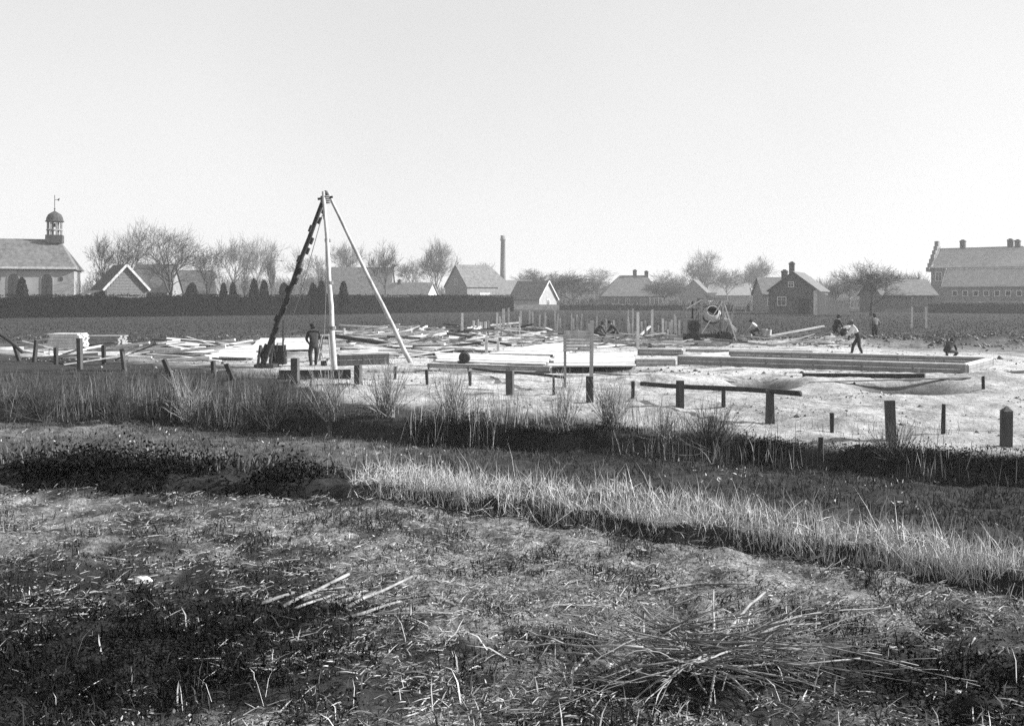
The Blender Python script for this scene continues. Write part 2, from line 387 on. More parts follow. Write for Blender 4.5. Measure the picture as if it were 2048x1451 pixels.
quads = np.stack([idx[:-1, :-1], idx[:-1, 1:], idx[1:, 1:], idx[1:, :-1]], -1).reshape(-1)
gme = mesh_np('ground', np.stack([GX, GY, GZ], -1).reshape(-1, 3), quads, np.full(len(quads) // 4, 4), ground_material(), smooth=True)
ms = masks(GX.ravel(), GY.ravel())
for nm, arr in zip(('sand', 'straw', 'soil_and_shade', 'lime'), ms):
    a = gme.attributes.new(nm, 'FLOAT', 'POINT'); a.data.foreach_set('value', np.clip(arr, 0, 1).astype(np.float32))
tag(link('ground', gme), kind='structure')

# ------------------------------------------------------------------ buildings
def facing(ob): return ob
def building(name, label, cat, anchor, world, rz, L, Wd, hw, hr, wall, roof, hip=(0, 0), over=0.3, half=(0, 0), group=None, thick=0.16):
    """ridge along local x; ANCHOR (local x, y) is put at WORLD"""
    c, s = math.cos(rz), math.sin(rz)
    loc = Vector((world[0] - (c * anchor[0] - s * anchor[1]), world[1] - (s * anchor[0] + c * anchor[1]), 0))
    t = thing(name, label, cat, loc, rz, group)
    x0, x1, y0, y1 = -L / 2, L / 2, -Wd / 2, Wd / 2
    m = MB(); P = [(x0, y0, 0), (x1, y0, 0), (x1, y1, 0), (x0, y1, 0), (x0, y0, hw), (x1, y0, hw), (x1, y1, hw), (x0, y1, hw)]
    Fc = [(0, 3, 2, 1), (0, 1, 5, 4), (2, 3, 7, 6)]
    k = 8; rx0 = x0 + hip[0]; rx1 = x1 - hip[1]
    if hip[0] == 0: P.append((x0, 0, hr)); Fc.append((3, 0, 4, len(P) - 1, 7))
    else: Fc.append((3, 0, 4, 7))
    if hip[1] == 0: P.append((x1, 0, hr)); Fc.append((1, 2, 6, len(P) - 1, 5))
    else: Fc.append((1, 2, 6, 5))
    m.poly(P, Fc); m.build('wall', wall, t)
    sl = (hr - hw) / (Wd / 2); z0 = hw - over * sl + thick + 0.02; zr = hr + thick + 0.02
    ex0 = x0 - over; ex1 = x1 + over; a0 = ex0 if hip[0] == 0 else rx0; a1 = ex1 if hip[1] == 0 else rx1
    f = [(ex0, y0 - over, z0), (ex1, y0 - over, z0), (a1, 0, zr), (a0, 0, zr)]
    b = [(ex1, y1 + over, z0), (ex0, y1 + over, z0), (a0, 0, zr), (a1, 0, zr)]
    polys = [f, b]
    if hip[0]: polys.append([(ex0, y1 + over, z0), (ex0, y0 - over, z0), (a0, 0, zr)])
    if hip[1]: polys.append([(ex1, y0 - over, z0), (ex1, y1 + over, z0), (a1, 0, zr)])
    r = MB().shell(polys, thick).build('roof', roof, t)
    t['dims'] = (L, Wd, hw, hr)
    return t, r
def window(t, side, u, z, w, h, dims, bars=True, sill=True):
    """side: 'f' front (-y), 'r' right (+x), 'l' left (-x)"""
    L, Wd = dims[0], dims[1]
    if side == 'f': c = Vector((u, -Wd / 2, z)); ax = Vector((1, 0, 0)); nn = Vector((0, -1, 0))
    elif side == 'r': c = Vector((L / 2, u, z)); ax = Vector((0, 1, 0)); nn = Vector((1, 0, 0))
    else: c = Vector((-L / 2, u, z)); ax = Vector((0, -1, 0)); nn = Vector((-1, 0, 0))
    up = Vector((0, 0, 1)); fr = MB(); R = Matrix((ax, nn, up)).transposed(); fw = 0.09
    for k in (-1, 1):
        fr.box(c + ax * k * (w / 2) + nn * 0.03, (fw, 0.12, h + fw), R)
        fr.box(c + up * k * (h / 2) + nn * 0.031, (w - fw, 0.12, fw), R)
    if bars: fr.box(c + nn * 0.028, (0.05, 0.1, h - fw), R); fr.box(c + up * h * 0.15 + nn * 0.026, (w - fw, 0.09, 0.05), R)
    f = fr.build('window', MAT['frame'], t)
    MB().box(c + nn * 0.012, (w, 0.02, h), R).build('pane', MAT['glass'], f)
    return f
def door(t, side, u, w, h, dims, m, z0=0.0):
    L, Wd = dims[0], dims[1]
    if side == 'f': c = Vector((u, -Wd / 2 - 0.03, z0 + h / 2)); d = (w, 0.08, h)
    elif side == 'r': c = Vector((L / 2 + 0.03, u, z0 + h / 2)); d = (0.08, w, h)
    else: c = Vector((-L / 2 - 0.03, u, z0 + h / 2)); d = (0.08, w, h)
    dd = MB().box(c, d).build('door', m, t); return dd
def chimney(r, x, y, z0, z1, w, m, d=None):
    b = MB().box((x, y, (z0 + z1) / 2), (w, d or w, z1 - z0)); b.box((x, y, z1 - 0.22), (w + 0.16, (d or w) + 0.16, 0.16)); b.box((x, y, z1 + 0.08), (w * .55, (d or w) * .55, .16))
    return b.build('chimney', m, r)

# church with its bell turret
ch, chr_ = building('church', 'whitewashed church with arched windows and a small bell turret on its slate roof', 'church', (12, -4.6), at(148, 146), math.radians(17), 24, 9.2, 6.9, 11.1, MAT['plaster'], MAT['tile'], hip=(0, 2.6), over=0.35)
MB().box((0.1, -4.98, 6.88), (24.6, 0.25, 0.32)).build('cornice', MAT['white'], ch)
def arched(t, x, y, z, w, h):
    def outline(w_, z0, zs):
        o = [(-w_ / 2, z0), (w_ / 2, z0)]; n = 8; ht = w_ * 0.72
        for i in range(n + 1):
            a = i / n
            if a <= .5: q = a * 2; o.append((w_ / 2 * math.cos(q * math.pi / 2) ** 0.8 if q < 1 else 0, zs + ht * math.sin(q * math.pi / 2)))
            else: q = (1 - a) * 2; o.append((-w_ / 2 * math.cos(q * math.pi / 2) ** 0.8, zs + ht * math.sin(q * math.pi / 2)))
        return o
    def prism(o, yy, d):
        m = MB(); n = len(o); P = [(x + a, yy, b) for a, b in o] + [(x + a, yy + d, b) for a, b in o]
        m.poly(P, [tuple(range(n)), tuple(reversed(range(n, 2 * n)))] + [(i, n + i, n + (i + 1) % n, (i + 1) % n) for i in range(n)]); return m
    zs = z + h - w * .72
    f = prism(outline(w + .3, z - .12, zs), y - 0.06, 0.10).build('window', MAT['plaster'], t)
    prism(outline(w, z, zs), y - 0.09, 0.02).build('pane', MAT['glass'], f)
    b = MB(); b.box((x, y - .11, z + h * .4), (.07, .03, h * .78)); b.box((x, y - .112, z + h * .45), (w - .04, .03, .07)); b.build('glazing_bar', MAT['dark_wood'], f)
for x in (8.4, 4.0, 0.2, -3.8, -7.6): arched(ch, x, -4.6, 2.6, 1.45, 3.4)
for x in (10.3, 2.1):
    MB().box((x, -4.63, 5.3), (0.42, 0.08, 0.5)).build('vent', MAT['iron'], ch)
tur = MB(); tur.box((8.8, 0, 11.3), (2.3, 2.3, 1.2)).build('turret_base', MAT['dark_tile'], ch)
tp = MB()
for k in range(8):
    a = math.pi / 8 + k * math.pi / 4; tp.bar((8.8 + .98 * math.cos(a), .98 * math.sin(a), 11.9), (8.8 + .98 * math.cos(a), .98 * math.sin(a), 13.9), .24)
tp.lathe([(1.15, 12.6), (1.2, 12.62), (1.2, 12.75), (1.15, 12.77)], 8, c=(8.8, 0, 0)); tp.build('turret_lantern', MAT['grey_wood'], ch)
MB().lathe([(.01, 13.1), (.28, 13.12), (.22, 13.4), (.12, 13.6), (.02, 13.75)], 10, c=(8.8, 0, 0)).build('bell', MAT['iron'], ch)
MB().lathe([(1.3, 13.88), (1.36, 13.98), (1.2, 14.1), (1.15, 14.5), (.9, 15.0), (.45, 15.3), (.1, 15.5), (.06, 15.7), (.14, 15.82), (.05, 15.95)], 12, c=(8.8, 0, 0)).build('turret_dome', MAT['dark_tile'], ch)
MB().tube([(8.8, 0, 15.9), (8.8, 0, 17.9)], .05, 5).build('spire_rod', MAT['iron'], ch)
wv = MB(); wv.box((9.0, 0, 17.2), (.45, .04, .07)); wv.poly([(9.1, -.01, 17.2), (9.5, -.01, 17.5), (9.4, -.01, 17.0), (9.1, .01, 17.2), (9.5, .01, 17.5), (9.4, .01, 17.0)], [(0, 2, 1), (3, 4, 5)]); wv.build('weather_vane', MAT['iron'], ch)

# plank shed beside the church
rz = math.radians(-56)
sh, shr = building('shed', 'plank shed with pale gable boards and dark tiled roof behind the hedge', 'shed', (3.75, 0), at(252, 138), rz, 7.9, 5.4, 4.0, 7.05, MAT['board_wood'], MAT['dark_tile'], over=0.35)
bb = MB()
bb.bar((4.34, -3.1, 3.6), (4.34, 0, 7.1), .08, .3); bb.bar((4.34, 3.1, 3.6), (4.34, 0, 7.1), .08, .3); bb.build('bargeboard', MAT['white'], sh)
for i in range(16):
    z = 0.3 + i * 0.4
    wdt = 5.1 if z < 3.7 else max(0.3, 5.1 * (1 - (z - 3.7) / 3.0))
    MB().box((3.97, 0, z), (0.05, wdt, 0.37)).build('plank', MAT['board_wood'], sh)
MB().shell([[(-4.1, -6.0, 2.75), (3.4, -6.0, 2.75), (3.4, -2.65, 3.75), (-4.1, -2.65, 3.75)]], .12).build('lean_to_roof', MAT['tile_pale'], sh)
MB().box((-0.3, -4.3, 1.35), (7.0, 3.2, 2.6)).build('lean_to_wall', MAT['grey_wood'], sh)

T_ = MAT['tile']; TP = MAT['tile_pale']; B_ = MAT['brick']; DB = MAT['dark_brick']
def simple(name, label, px, D, Wpx, py_ridge, hw, Wd, rz=0, wall=B_, roof=T_, hip=(0, 0), chim=(), wins=(), cat='house', doors=()):
    k = D / F; L = Wpx * k; hr = CH + (HY - py_ridge) * k
    t, r = building(name, label, cat, (0, 0), at(px, D + Wd / 2), rz, L, Wd, hw, hr, wall, roof, hip)
    for (fx, top) in chim: chimney(r, fx * L, 0.0, hr - 0.5, hr + top, max(0.7, 7 * k), DB)
    for (sd_, u, z, w, h) in wins: window(t, sd_, u, z, w, h, (L, Wd))
    for (sd_, u, w, h, m) in doors: door(t, sd_, u, w, h, (L, Wd), m)
    return t
simple('house', 'house with plain tiled roof half hidden by the bare tree beside the shed', 312, 168, 75, 529, 3.6, 8, 0, B_, T_, wins=[('f', -1.5, 1.9, 1.1, 1.5), ('f', 1.5, 1.9, 1.1, 1.5)])
simple('house', 'low house with dark roof behind the widest bare tree', 398, 178, 92, 541, 3.4, 7, 0, B_, T_, hip=(0, 1.5), wins=[('f', -2, 1.9, 1.1, 1.5), ('f', 1, 1.9, 1.1, 1.5)])
simple('barn', 'long hazy barn roof seen between the two right poles of the tripod', 725, 235, 122, 534, 3.2, 11, 0, B_, T_, hip=(0, 0), wins=[('f', -3, 1.8, 1.2, 1.4)], cat='barn')
lowb = simple('cottage', 'low cottage with a whitewashed right gable beside the long barn', 824, 215, 92, 566, 2.6, 6, math.radians(-22), MAT['white'], TP, chim=[(-.3, .8)], wins=[('f', 1, 1.5, 1, 1.1), ('f', -2, 1.5, 1, 1.1)], cat='cottage')
# gabled barn with the light door
k = 240 / F
gb, gbr = building('barn', 'gabled barn with a pale door, standing to the left of the tall factory chimney', 'barn', (-7, 0), at(912, 240), math.radians(42), 14, 8.4, 5.2, 10.2, B_, T_, hip=(0, 3.5))
door(gb, 'f', -1.5, 3.2, 3.6, (14, 8.4), MAT['white'], 0.0)
window(gb, 'l', 0, 6.2, 1.1, 1.3, (14, 8.4))
# factory chimney
fc = tag(MB().lathe([(1.15, 0), (.95, 12), (.75, 21.6), (.95, 21.7), (.95, 22.3), (.8, 22.4), (.82, 23.4)], 14, c=(0, 0, 0)).build('factory_chimney', MAT['brick'], None, at(1006, 340), True), 'tall slender factory chimney rising above the village roofs', 'chimney')
simple('cottage', 'low cottage with white wall base just right of the factory chimney foot', 1030, 225, 64, 561, 2.4, 7, 0, MAT['white'], TP, cat='cottage', wins=[('f', -1.5, 1.4, 1, 1.1), ('f', 1.5, 1.4, 1, 1.1)])
wg, wgr = building('cottage', 'small cottage with white gable trim and steep roof, nearest the bush clump', 'cottage', (4, 0), at(1096, 216), math.radians(-38), 8, 6.4, 2.3, 6.0, MAT['plaster'], T_)
bb = MB(); bb.bar((4.38, -3.6, 1.95), (4.38, 0, 6.1), .06, .3); bb.bar((4.38, 3.6, 1.95), (4.38, 0, 6.1), .06, .3); bb.build('bargeboard', MAT['white'], wg); window(wg, 'r', 0, 1.5, 1, 1.1, (8, 6.4))
tag(MB().box((0, 0, .5), (11, .3, 1.0)).box((0, 0, 1.04), (11.1, .4, .08)).build('garden_wall', MAT['white'], None, at(1068, 205)), 'low white garden wall in front of the two small cottages', 'wall')
fh = simple('farmhouse', 'broad farmhouse with hipped roof and two chimneys in the middle distance', 1258, 262, 118, 551, 2.9, 11, 0, DB, MAT['thatch'], hip=(5.2, 3.0), chim=[(0.10, 1.6), (0.30, 1.3)], cat='farmhouse', wins=[('f', -4, 1.5, 1.1, 1.4), ('f', -1, 1.5, 1.1, 1.4), ('f', 3, 1.5, 1.1, 1.4)])
simple('house', 'hazy gabled house behind the concrete mixer, under the round tree', 1392, 310, 60, 560, 3.4, 9, math.radians(70), B_, T_)
simple('house', 'far hazy house roof left of the dark barn, beyond the white board', 1455, 330, 80, 566, 3.2, 8, 0, B_, TP)
simple('house', 'grey roofed house directly behind the dark gabled barn', 1556, 182, 82, 555, 3.2, 8, 0, B_, T_, wins=[('f', -2.5, 1.7, 1.0, 1.3)])
k = 155 / F
db, dbr = building('barn', 'dark gabled barn with a tall brick chimney facing the building site', 'barn', (-6.5, 0), at(1586, 155), math.radians(66), 13, 7.4, 3.7, 6.5, DB, MAT['thatch'], over=0.3)
chimney(dbr, -3.5, 0.6, 5.9, 8.1, .8, DB); chimney(dbr, -5.6, 1.4, 5.2, 6.8, .9, DB)
door(db, 'l', -1.6, 1.5, 2.4, (13, 7.4), MAT['dark_wood']); window(db, 'l', 1.7, 2.0, 1.3, 1.3, (13, 7.4)); window(db, 'l', 0.3, 4.6, .8, .8, (13, 7.4))
lp = thing('plank_fence', 'dark sloping plank fence running right from the dark gabled barn', 'fence', at(1632, 150))
for i in range(27):
    p = Vector((i * 0.26, i * 0.2, 0)); h_ = 3.9 - i * 0.11
    MB().box((p.x, p.y, h_ / 2), (0.25, 0.04, h_), Matrix.Rotation(.65, 3, 'Z'), jit=.006).build('plank', MAT['dark_wood'], lp)
MB().bar((-.15, -.1, 0), (-.15, -.1, 3.6), .42, .42).build('post', MAT['white'], lp)
simple('barn', 'dark low barn behind the spreading bare tree, left of the school', 1795, 175, 118, 560, 3.0, 8, math.radians(8), DB, MAT['thatch'], cat='barn', doors=[('f', 2, 1.6, 2.2, MAT['dark_wood'])])

# school with a stepped gable
rz = math.radians(-40)
sc_, scr = building('school', 'large brick school with stepped gable and tiled roof at the right edge', 'school', (-9.5, -5.2), at(1862, 200), rz, 19, 10.4, 8.5, 12.2, B_, MAT['pale_tile'], hip=(0, 3.2), over=0.25)
for i in range(6):
    hw_ = 6.0 - i * 0.95; MB().box((-9.9, 0, 8.1 + i * 0.88), (0.7, 2 * hw_, 0.86)).build('gable_step', B_, sc_)
MB().box((-9.9, 0, 13.5), (.75, 1.0, 1.0)).build('gable_finial', B_, sc_)
for x, zt in ((-5.0, 14.0), (3.8, 13.9), (5.1, 13.7)): chimney(scr, x, 0.3, 11.6, zt, .95, DB)
for i in range(6): window(sc_, 'f', -8 + i * 3.0, 6.7, 1.2, 1.7, (19, 10.4))
for z in (3.0, 6.5): window(sc_, 'l', -2, z, 1.1, 1.6, (19, 10.4)); window(sc_, 'l', 2, z, 1.1, 1.6, (19, 10.4))
wi, wir = building('school_wing', 'lower school wing with a row of small windows in front of the stepped gable', 'school', (-10, -3.5), at(1898, 186), math.radians(-36), 22, 7, 4.7, 7.7, B_, MAT['pale_tile'], over=0.3)
for i in range(11): window(wi, 'f', -9 + i * 1.8, 3.3, 0.85, 1.0, (22, 7), bars=False)
MB().box((0, -3.6, 1.75), (22, .14, .25)).build('string_course', MAT['plaster'], wi)

MB().bar((-9.5, 0, 12.44), (6.2, 0, 12.44), .3, .16).build('ridge_tiles', MAT['plaster'], sc_)
MB().bar((-11, 0, 7.94), (11, 0, 7.94), .3, .16).build('ridge_tiles', MAT['white'], wi)
MB().bar((-11.25, -3.7, 4.65), (-11.25, 0, 7.98), .12, .22).build('verge_board', MAT['white'], wi); MB().bar((-9.4, -5.3, 8.6), (-9.4, 0, 12.55), .3, .2).build('verge_board', MAT['white'], sc_)
# ------------------------------------------------------------------ hedges, bushes, trees
def leaf_cloud(P, size, m, name, parent, tone, nrm=None):
    """leaf-sized quads, randomly turned"""
    N = len(P); a = RNG.normal(size=(N, 3)); a /= np.linalg.norm(a, axis=1)[:, None]
    b = np.cross(a, RNG.normal(size=(N, 3))); b /= np.linalg.norm(b, axis=1)[:, None]
    s = (size * RNG.uniform(.5, 1.3, N))[:, None]
    V = np.stack([P - a * s, P + b * s * .5, P + a * s, P - b * s * .5], 1).reshape(-1, 3)
    me = mesh_np(name, V, np.arange(4 * N), np.full(N, 4), m, np.repeat(tone, 4)); return link(name, me, parent)
def hedge_run(name, label, pts, h, thick, nleaf, m=None, cat='hedge', size=.16):
    t = thing(name, label, cat, (pts[0][0], pts[0][1], 0)); o = Vector((pts[0][0], pts[0][1], 0))
    core = MB(); allP = []
    for (a, b) in zip(pts[:-1], pts[1:]):
        a2 = Vector((a[0], a[1], 0)) - o; b2 = Vector((b[0], b[1], 0)) - o; L = (b2 - a2).length; n = max(2, int(L / 1.5))
        d = (b2 - a2).normalized(); s = Vector((-d.y, d.x, 0))
        ring = []
        for i in range(n + 1):
            p = a2.lerp(b2, i / n); hh = h * (1 + .14 * float(fbm([p.x], [p.y], .22, 3, 77)[0])) - .1
            j = lambda: random.uniform(-.1, .1)
            ring.append([p + s * (thick / 2 - .1 + j()), p + s * (thick / 2 - .12 + j()) + Vector((0, 0, hh)), p - s * (thick / 2 - .12 + j()) + Vector((0, 0, hh)), p - s * (thick / 2 - .1 + j())])
        P = [q for r in ring for q in r]; Fc = []
        for i in range(n):
            for k in range(3): Fc.append((i * 4 + k, i * 4 + k + 1, i * 4 + 5 + k, i * 4 + 4 + k))
        Fc += [(0, 3, 2, 1), (n * 4, n * 4 + 1, n * 4 + 2, n * 4 + 3)]
        core.poly(P, Fc)
        N = int(nleaf * L); u = RNG.uniform(0, 1, N); v = RNG.uniform(0, 2 * h + thick, N)
        px_ = a2.x + (b2.x - a2.x) * u; py_ = a2.y + (b2.y - a2.y) * u
        side = np.where(v < h, -thick / 2, np.where(v < 2 * h, thick / 2, RNG.uniform(-thick / 2, thick / 2, N)))
        zz = np.where(v < h, v, np.where(v < 2 * h, v - h, h + RNG.exponential(.07, N)))
        side = side + RNG.normal(0, .09, N)
        allP.append(np.stack([px_ + s.x * side, py_ + s.y * side, zz + 0.03 * RNG.normal(size=N)], 1))
    core.build('core', m or MAT['leaf_dark'], t)
    P = np.concatenate(allP); leaf_cloud(P, np.full(len(P), size), m or MAT['leaf_dark'], 'foliage', t, RNG.uniform(0, 1, len(P)))
    return t
hedge_run('hedge', 'long dark clipped hedge along the far side of the field', [tuple(at(-260, 122)[:2]), tuple(at(0, 127)[:2]), tuple(at(560, 148)[:2]), tuple(at(1022, 184)[:2])], 2.85, 1.6, 120, m=MAT['hedge_leaf'])
hedge_run('hedge', 'grey hedge before the school, beside the board on two posts', [tuple(at(1858, 168)[:2]), tuple(at(2300, 150)[:2])], 1.6, 1.5, 90, m=MAT['dead'])
hedge_run('hedge', 'low rough hedge in front of the broad farmhouse', [tuple(at(1120, 200)[:2]), tuple(at(1500, 190)[:2])], 1.15, 1.2, 70, m=MAT['dead'])

def grow_tree(H_, Wc, seed, trunk=.28, levels=4, upright=.5, nb=(7, 6, 6, 5), tw=.022):
    R = random.Random(seed); big = []; small = []
    def seg(p, d, L, r, lev):
        n = 4 if lev < 2 else 3; pts = [p]
        for i in range(n):
            d = (d + Vector((R.uniform(-1, 1), R.uniform(-1, 1), R.uniform(-.6, 1))) * (.16 if lev else .06) + Vector((0, 0, .05 * upright))).normalized()
            p = p + d * (L / n); pts.append(p)
        for i in range(n):
            a, b = pts[i], pts[i + 1]; ra = max(tw * .6, r * (1 - .6 * i / n)); rb = max(tw * .5, r * (1 - .6 * (i + 1) / n))
            (big if lev < 2 else small).append((a.x, a.y, a.z, b.x, b.y, b.z, ra, rb))
        if lev >= levels: return
        m = nb[min(lev, len(nb) - 1)]
        for j in range(m):
            f = R.uniform(.35, 1.0) if lev else R.uniform(.3, 1.0)
            q = f * n; i = min(int(q), n - 1); b0 = pts[i].lerp(pts[i + 1], q - i)
            ang = R.uniform(.35, 1.0) if lev else R.uniform(.3, .95); az = j * 2.4 + R.uniform(-.6, .6)
            x = d.orthogonal().normalized(); y = d.cross(x)
            nd = (d * math.cos(ang) + (x * math.cos(az) + y * math.sin(az)) * math.sin(ang)).normalized()
            seg(b0, nd, L * R.uniform(.5, .8) * (1.0 if lev else .95), r * (1 - .5 * f) * .55, lev + 1)
    seg(Vector((0, 0, 0)), Vector((0, 0, 1)), H_ * .5, trunk, 0)
    S = np.array(big + small); zmax = np.percentile(S[:, 5], 98.5); wx = np.percentile(np.abs(S[:, 3]), 97) * 2
    S[:, [2, 5]] *= H_ / zmax; S[:, [0, 1, 3, 4]] *= Wc / wx
    return S[:len(big)], S[len(big):]
def tree(label, px, D, py_top, wpx, seed, trunk=.28, up=.5, mat='bark', name='bare_tree', nb=(7, 6, 6, 5), tw=.024, levels=4):
    k = D / F; hgt = CH + (HY - py_top) * k
    t = thing(name, label, 'tree', at(px, D), 0, 'bare trees around the village')
    b, s = grow_tree(hgt, wpx * k, seed, trunk, levels, up, nb, tw * D / 150)
    v, f, z = tubes_np(b, 5); link('trunk', mesh_np('trunk', v, f, z, MAT[mat], smooth=True), t)
    v, f, z = tubes_np(s, 3); link('crown', mesh_np('crown', v, f, z, MAT[mat]), t)
    return t
tree('dark bare tree with a short stout trunk just right of the church', 208, 152, 478, 70, 1, .35)
tree('tall bare tree with upright branches rising above the shed roof', 250, 158, 450, 105, 2, .3, 1.0)
tree('widest bare tree, rounded crown, right of the shed gable', 342, 150, 458, 155, 3, .4, .3, nb=(9, 7, 6, 5))
tree('small bare tree at the right edge of the widest bare tree', 416, 168, 500, 60, 4)
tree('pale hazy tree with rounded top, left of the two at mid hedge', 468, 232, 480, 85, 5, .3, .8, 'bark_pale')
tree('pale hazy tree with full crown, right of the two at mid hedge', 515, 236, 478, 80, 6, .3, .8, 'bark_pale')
tree('thin poplar standing alone left of the dark tripod pole', 543, 180, 512, 26, 7, .16, 2.0, nb=(9, 4, 3, 3))
tree('thin poplar behind the pair of cone shrubs', 489, 182, 522, 22, 27, .14, 2.0, nb=(9, 4, 3, 3))
tree('faint bare tree just behind the dark tripod pole', 602, 245, 505, 62, 8, .25, .8, 'bark_pale')
tree('faint bare tree behind the middle tripod pole', 690, 262, 490, 66, 9, .25, .9, 'bark_pale')
tree('bare tree with slender upright crown right of the tripod', 771, 222, 492, 74, 10, .25, 1.0)
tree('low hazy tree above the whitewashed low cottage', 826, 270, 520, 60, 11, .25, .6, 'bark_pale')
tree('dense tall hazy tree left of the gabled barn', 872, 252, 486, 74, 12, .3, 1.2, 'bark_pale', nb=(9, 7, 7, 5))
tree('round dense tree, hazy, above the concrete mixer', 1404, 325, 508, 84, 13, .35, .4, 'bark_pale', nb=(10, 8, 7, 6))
tree('small round hazy tree left of the dark gabled barn', 1508, 345, 521, 62, 14, .3, .4, 'bark_pale', nb=(9, 7, 7, 5))
tree('spreading low bare tree between the dark barn and the school', 1742, 142, 528, 110, 15, .3, .2, nb=(10, 7, 6, 5))
tree('small bare tree at the left corner of the school', 1826, 190, 552, 60, 16, .2, .4)
tree('bushy bare tree left of the broad farmhouse, behind the small cottages', 1090, 246, 546, 80, 17, .25, .2, nb=(10, 7, 7, 5))
tree('bushy bare tree touching the left slope of the broad farmhouse', 1148, 240, 548, 90, 18, .25, .2, nb=(10, 7, 7, 5))
tree('bushy bare tree touching the right end of the broad farmhouse', 1326, 250, 558, 70, 19, .25, .2, nb=(10, 7, 7, 5))
tree('small bare tree rising behind the long barn roof end', 640, 275, 515, 60, 20, .2, .8, 'bark_pale')
tree('low bare tree to the right of the dark barn chimney', 1672, 200, 560, 70, 21, .2, .3)

for q, (px, D, top, w, lb) in enumerate([(960, 300, 528, 60, 'hazy tree close left of the factory chimney'), (1045, 320, 540, 70, 'hazy tree close right of the factory chimney'), (1195, 310, 540, 70, 'hazy tree left of the farmhouse hipped roof'), (1352, 300, 545, 64, 'low hazy tree between farmhouse and concrete mixer'),
        (1455, 300, 540, 70, 'low hazy tree behind the white screen in the field'), (1700, 260, 545, 70, 'hazy tree just left of the spreading low bare tree'), (1800, 270, 548, 80, 'hazy tree between spreading low bare tree and school')]):
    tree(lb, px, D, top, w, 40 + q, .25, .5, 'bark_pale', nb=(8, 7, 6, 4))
def cone_shrub(px, D, py_top, wpx, label, round_=False):
    k = D / F; hgt = CH + (HY - py_top) * k; r = wpx * k / 2
    t = thing('conifer_shrub', label, 'shrub', at(px, D), 0, 'clipped evergreen shrubs behind the hedge')
    MB().lathe([(r * .75, .3), (r * .85, hgt * .35), (r * .65, hgt * .7), (r * .3, hgt * .92), (.02, hgt * .98)], 10).build('core', MAT['leaf_dark'], t)
    MB().tube([(0, 0, 0), (0, 0, .6)], .1, 6).build('trunk', MAT['bark'], t)
    N = 900; z = RNG.uniform(.1, 1, N); a = RNG.uniform(0, 6.283, N); rr = r * np.interp(z, [0, .35, .7, .92, 1], [.85, .95, .75, .42, .1]) * RNG.uniform(.8, 1.15, N)
    P = np.stack([rr * np.cos(a), rr * np.sin(a), z * hgt], 1)
    leaf_cloud(P, np.full(N, .22), MAT['leaf_dark'], 'foliage', t, RNG.uniform(0, .8, N))
for px, py, w, lb in [(447, 566, 17, 'leftmost of the small cone shrubs showing above the hedge'), (466, 565, 16, 'narrow cone shrub second from the left above the hedge'),
        (508, 558, 20, 'taller cone shrub of the pair left of the tripod'), (528, 560, 20, 'rounder cone shrub of the pair left of the tripod'), (568, 566, 26, 'broad cone shrub just left of the dark tripod pole foot'),
        (626, 566, 20, 'cone shrub left of the middle tripod pole, the shorter one'), (643, 561, 22, 'cone shrub close to the middle tripod pole, the taller one'), (687, 563, 20, 'lone cone shrub between the middle and right tripod poles'),
        (384, 566, 30, 'low dark shrub behind the hedge under the widest bare tree'), (44, 555, 24, 'dark round shrub in front of the church window')]:
    cone_shrub(px, 152 if px > 300 else 141, py, w, lb)

# distant woods closing the horizon
def woods(name, px0, px1, D, hmin, hmax, N, m):
    u = RNG.uniform(px0, px1, N); d = D * RNG.uniform(.95, 1.08, N); x = (u - 1024) / F * d
    hp = hmin + (hmax - hmin) * (fbm(x, d * 0, .025, 4, 90) + .5)
    P = np.stack([x, d, np.zeros(N)], 1); Dd = dirs(N, .28); L = hp * RNG.uniform(.35, 1.1, N)
    o = blades(name, P, Dd, L, np.full(N, .35) * D / 400, m, RNG.uniform(0, 1, N), .25); return tag(o, kind='stuff')
woods('far_woods', -400, 2500, 460, 7, 18, 34000, MAT['dead'])
woods('undergrowth', 1020, 1900, 275, 1.5, 4.5, 9000, MAT['dead'])
woods('undergrowth', 300, 1000, 260, 1.5, 4.5, 7000, MAT['dead'])

# ------------------------------------------------------------------ site: tripod
tr = thing('pile_tripod', 'tall timber tripod of three poles with a rope block at its head', 'tripod', W(660, 735))
O = tr.location; apex = atp(651, 394, 37.4)
fa = W(671, 750) ; fb = W(824, 724); fc_ = W(520, 735)
def pole(a, b, r0, r1, m, name='pole', ext=0.25, n=8):
    a = a - O; b = b - O; d = (b - a).normalized(); pts = []
    for i in range(9):
        p = a.lerp(b + d * ext, i / 8); p = p + Vector((random.uniform(-1, 1), random.uniform(-1, 1), 0)) * .02; pts.append(p)
    return MB().tube(pts, [r0 + (r1 - r0) * i / 8 for i in range(9)], n).build(name, m, tr, None, True)
pole(fa - Vector((0, 0, .15)), apex + Vector((-.02, -.16, -.05)), .105, .06, MAT['pole_wood'])
pole(fb - Vector((0, 0, .15)), apex + Vector((.14, .1, 0)), .10, .055, MAT['pole_wood'])
dp = pole(fc_ - Vector((0, 0, .15)), apex + Vector((-.08, .1, 0)), .115, .075, MAT['dark_wood'])
for i in range(15):                                            # climbing cleats on the dark pole
    f = .12 + i * .058; p = fc_.lerp(apex, f) - O; d = (apex - fc_).normalized()
    side = Vector((0, -1, 0)).cross(d).normalized()
    q = p + side * (-.12 if i % 3 else .10) + Vector((0, -.04, 0))
    MB().bar(q - d * .13, q + d * .13, .07, .09).build('cleat', MAT['dark_wood'], tr)
h = apex - O
b = MB(); b.tube([h + Vector((-.28, -.05, -.08)), h + Vector((.28, -.05, .0))], .045, 8); b.build('head_pin', MAT['iron'], tr)
b = MB()
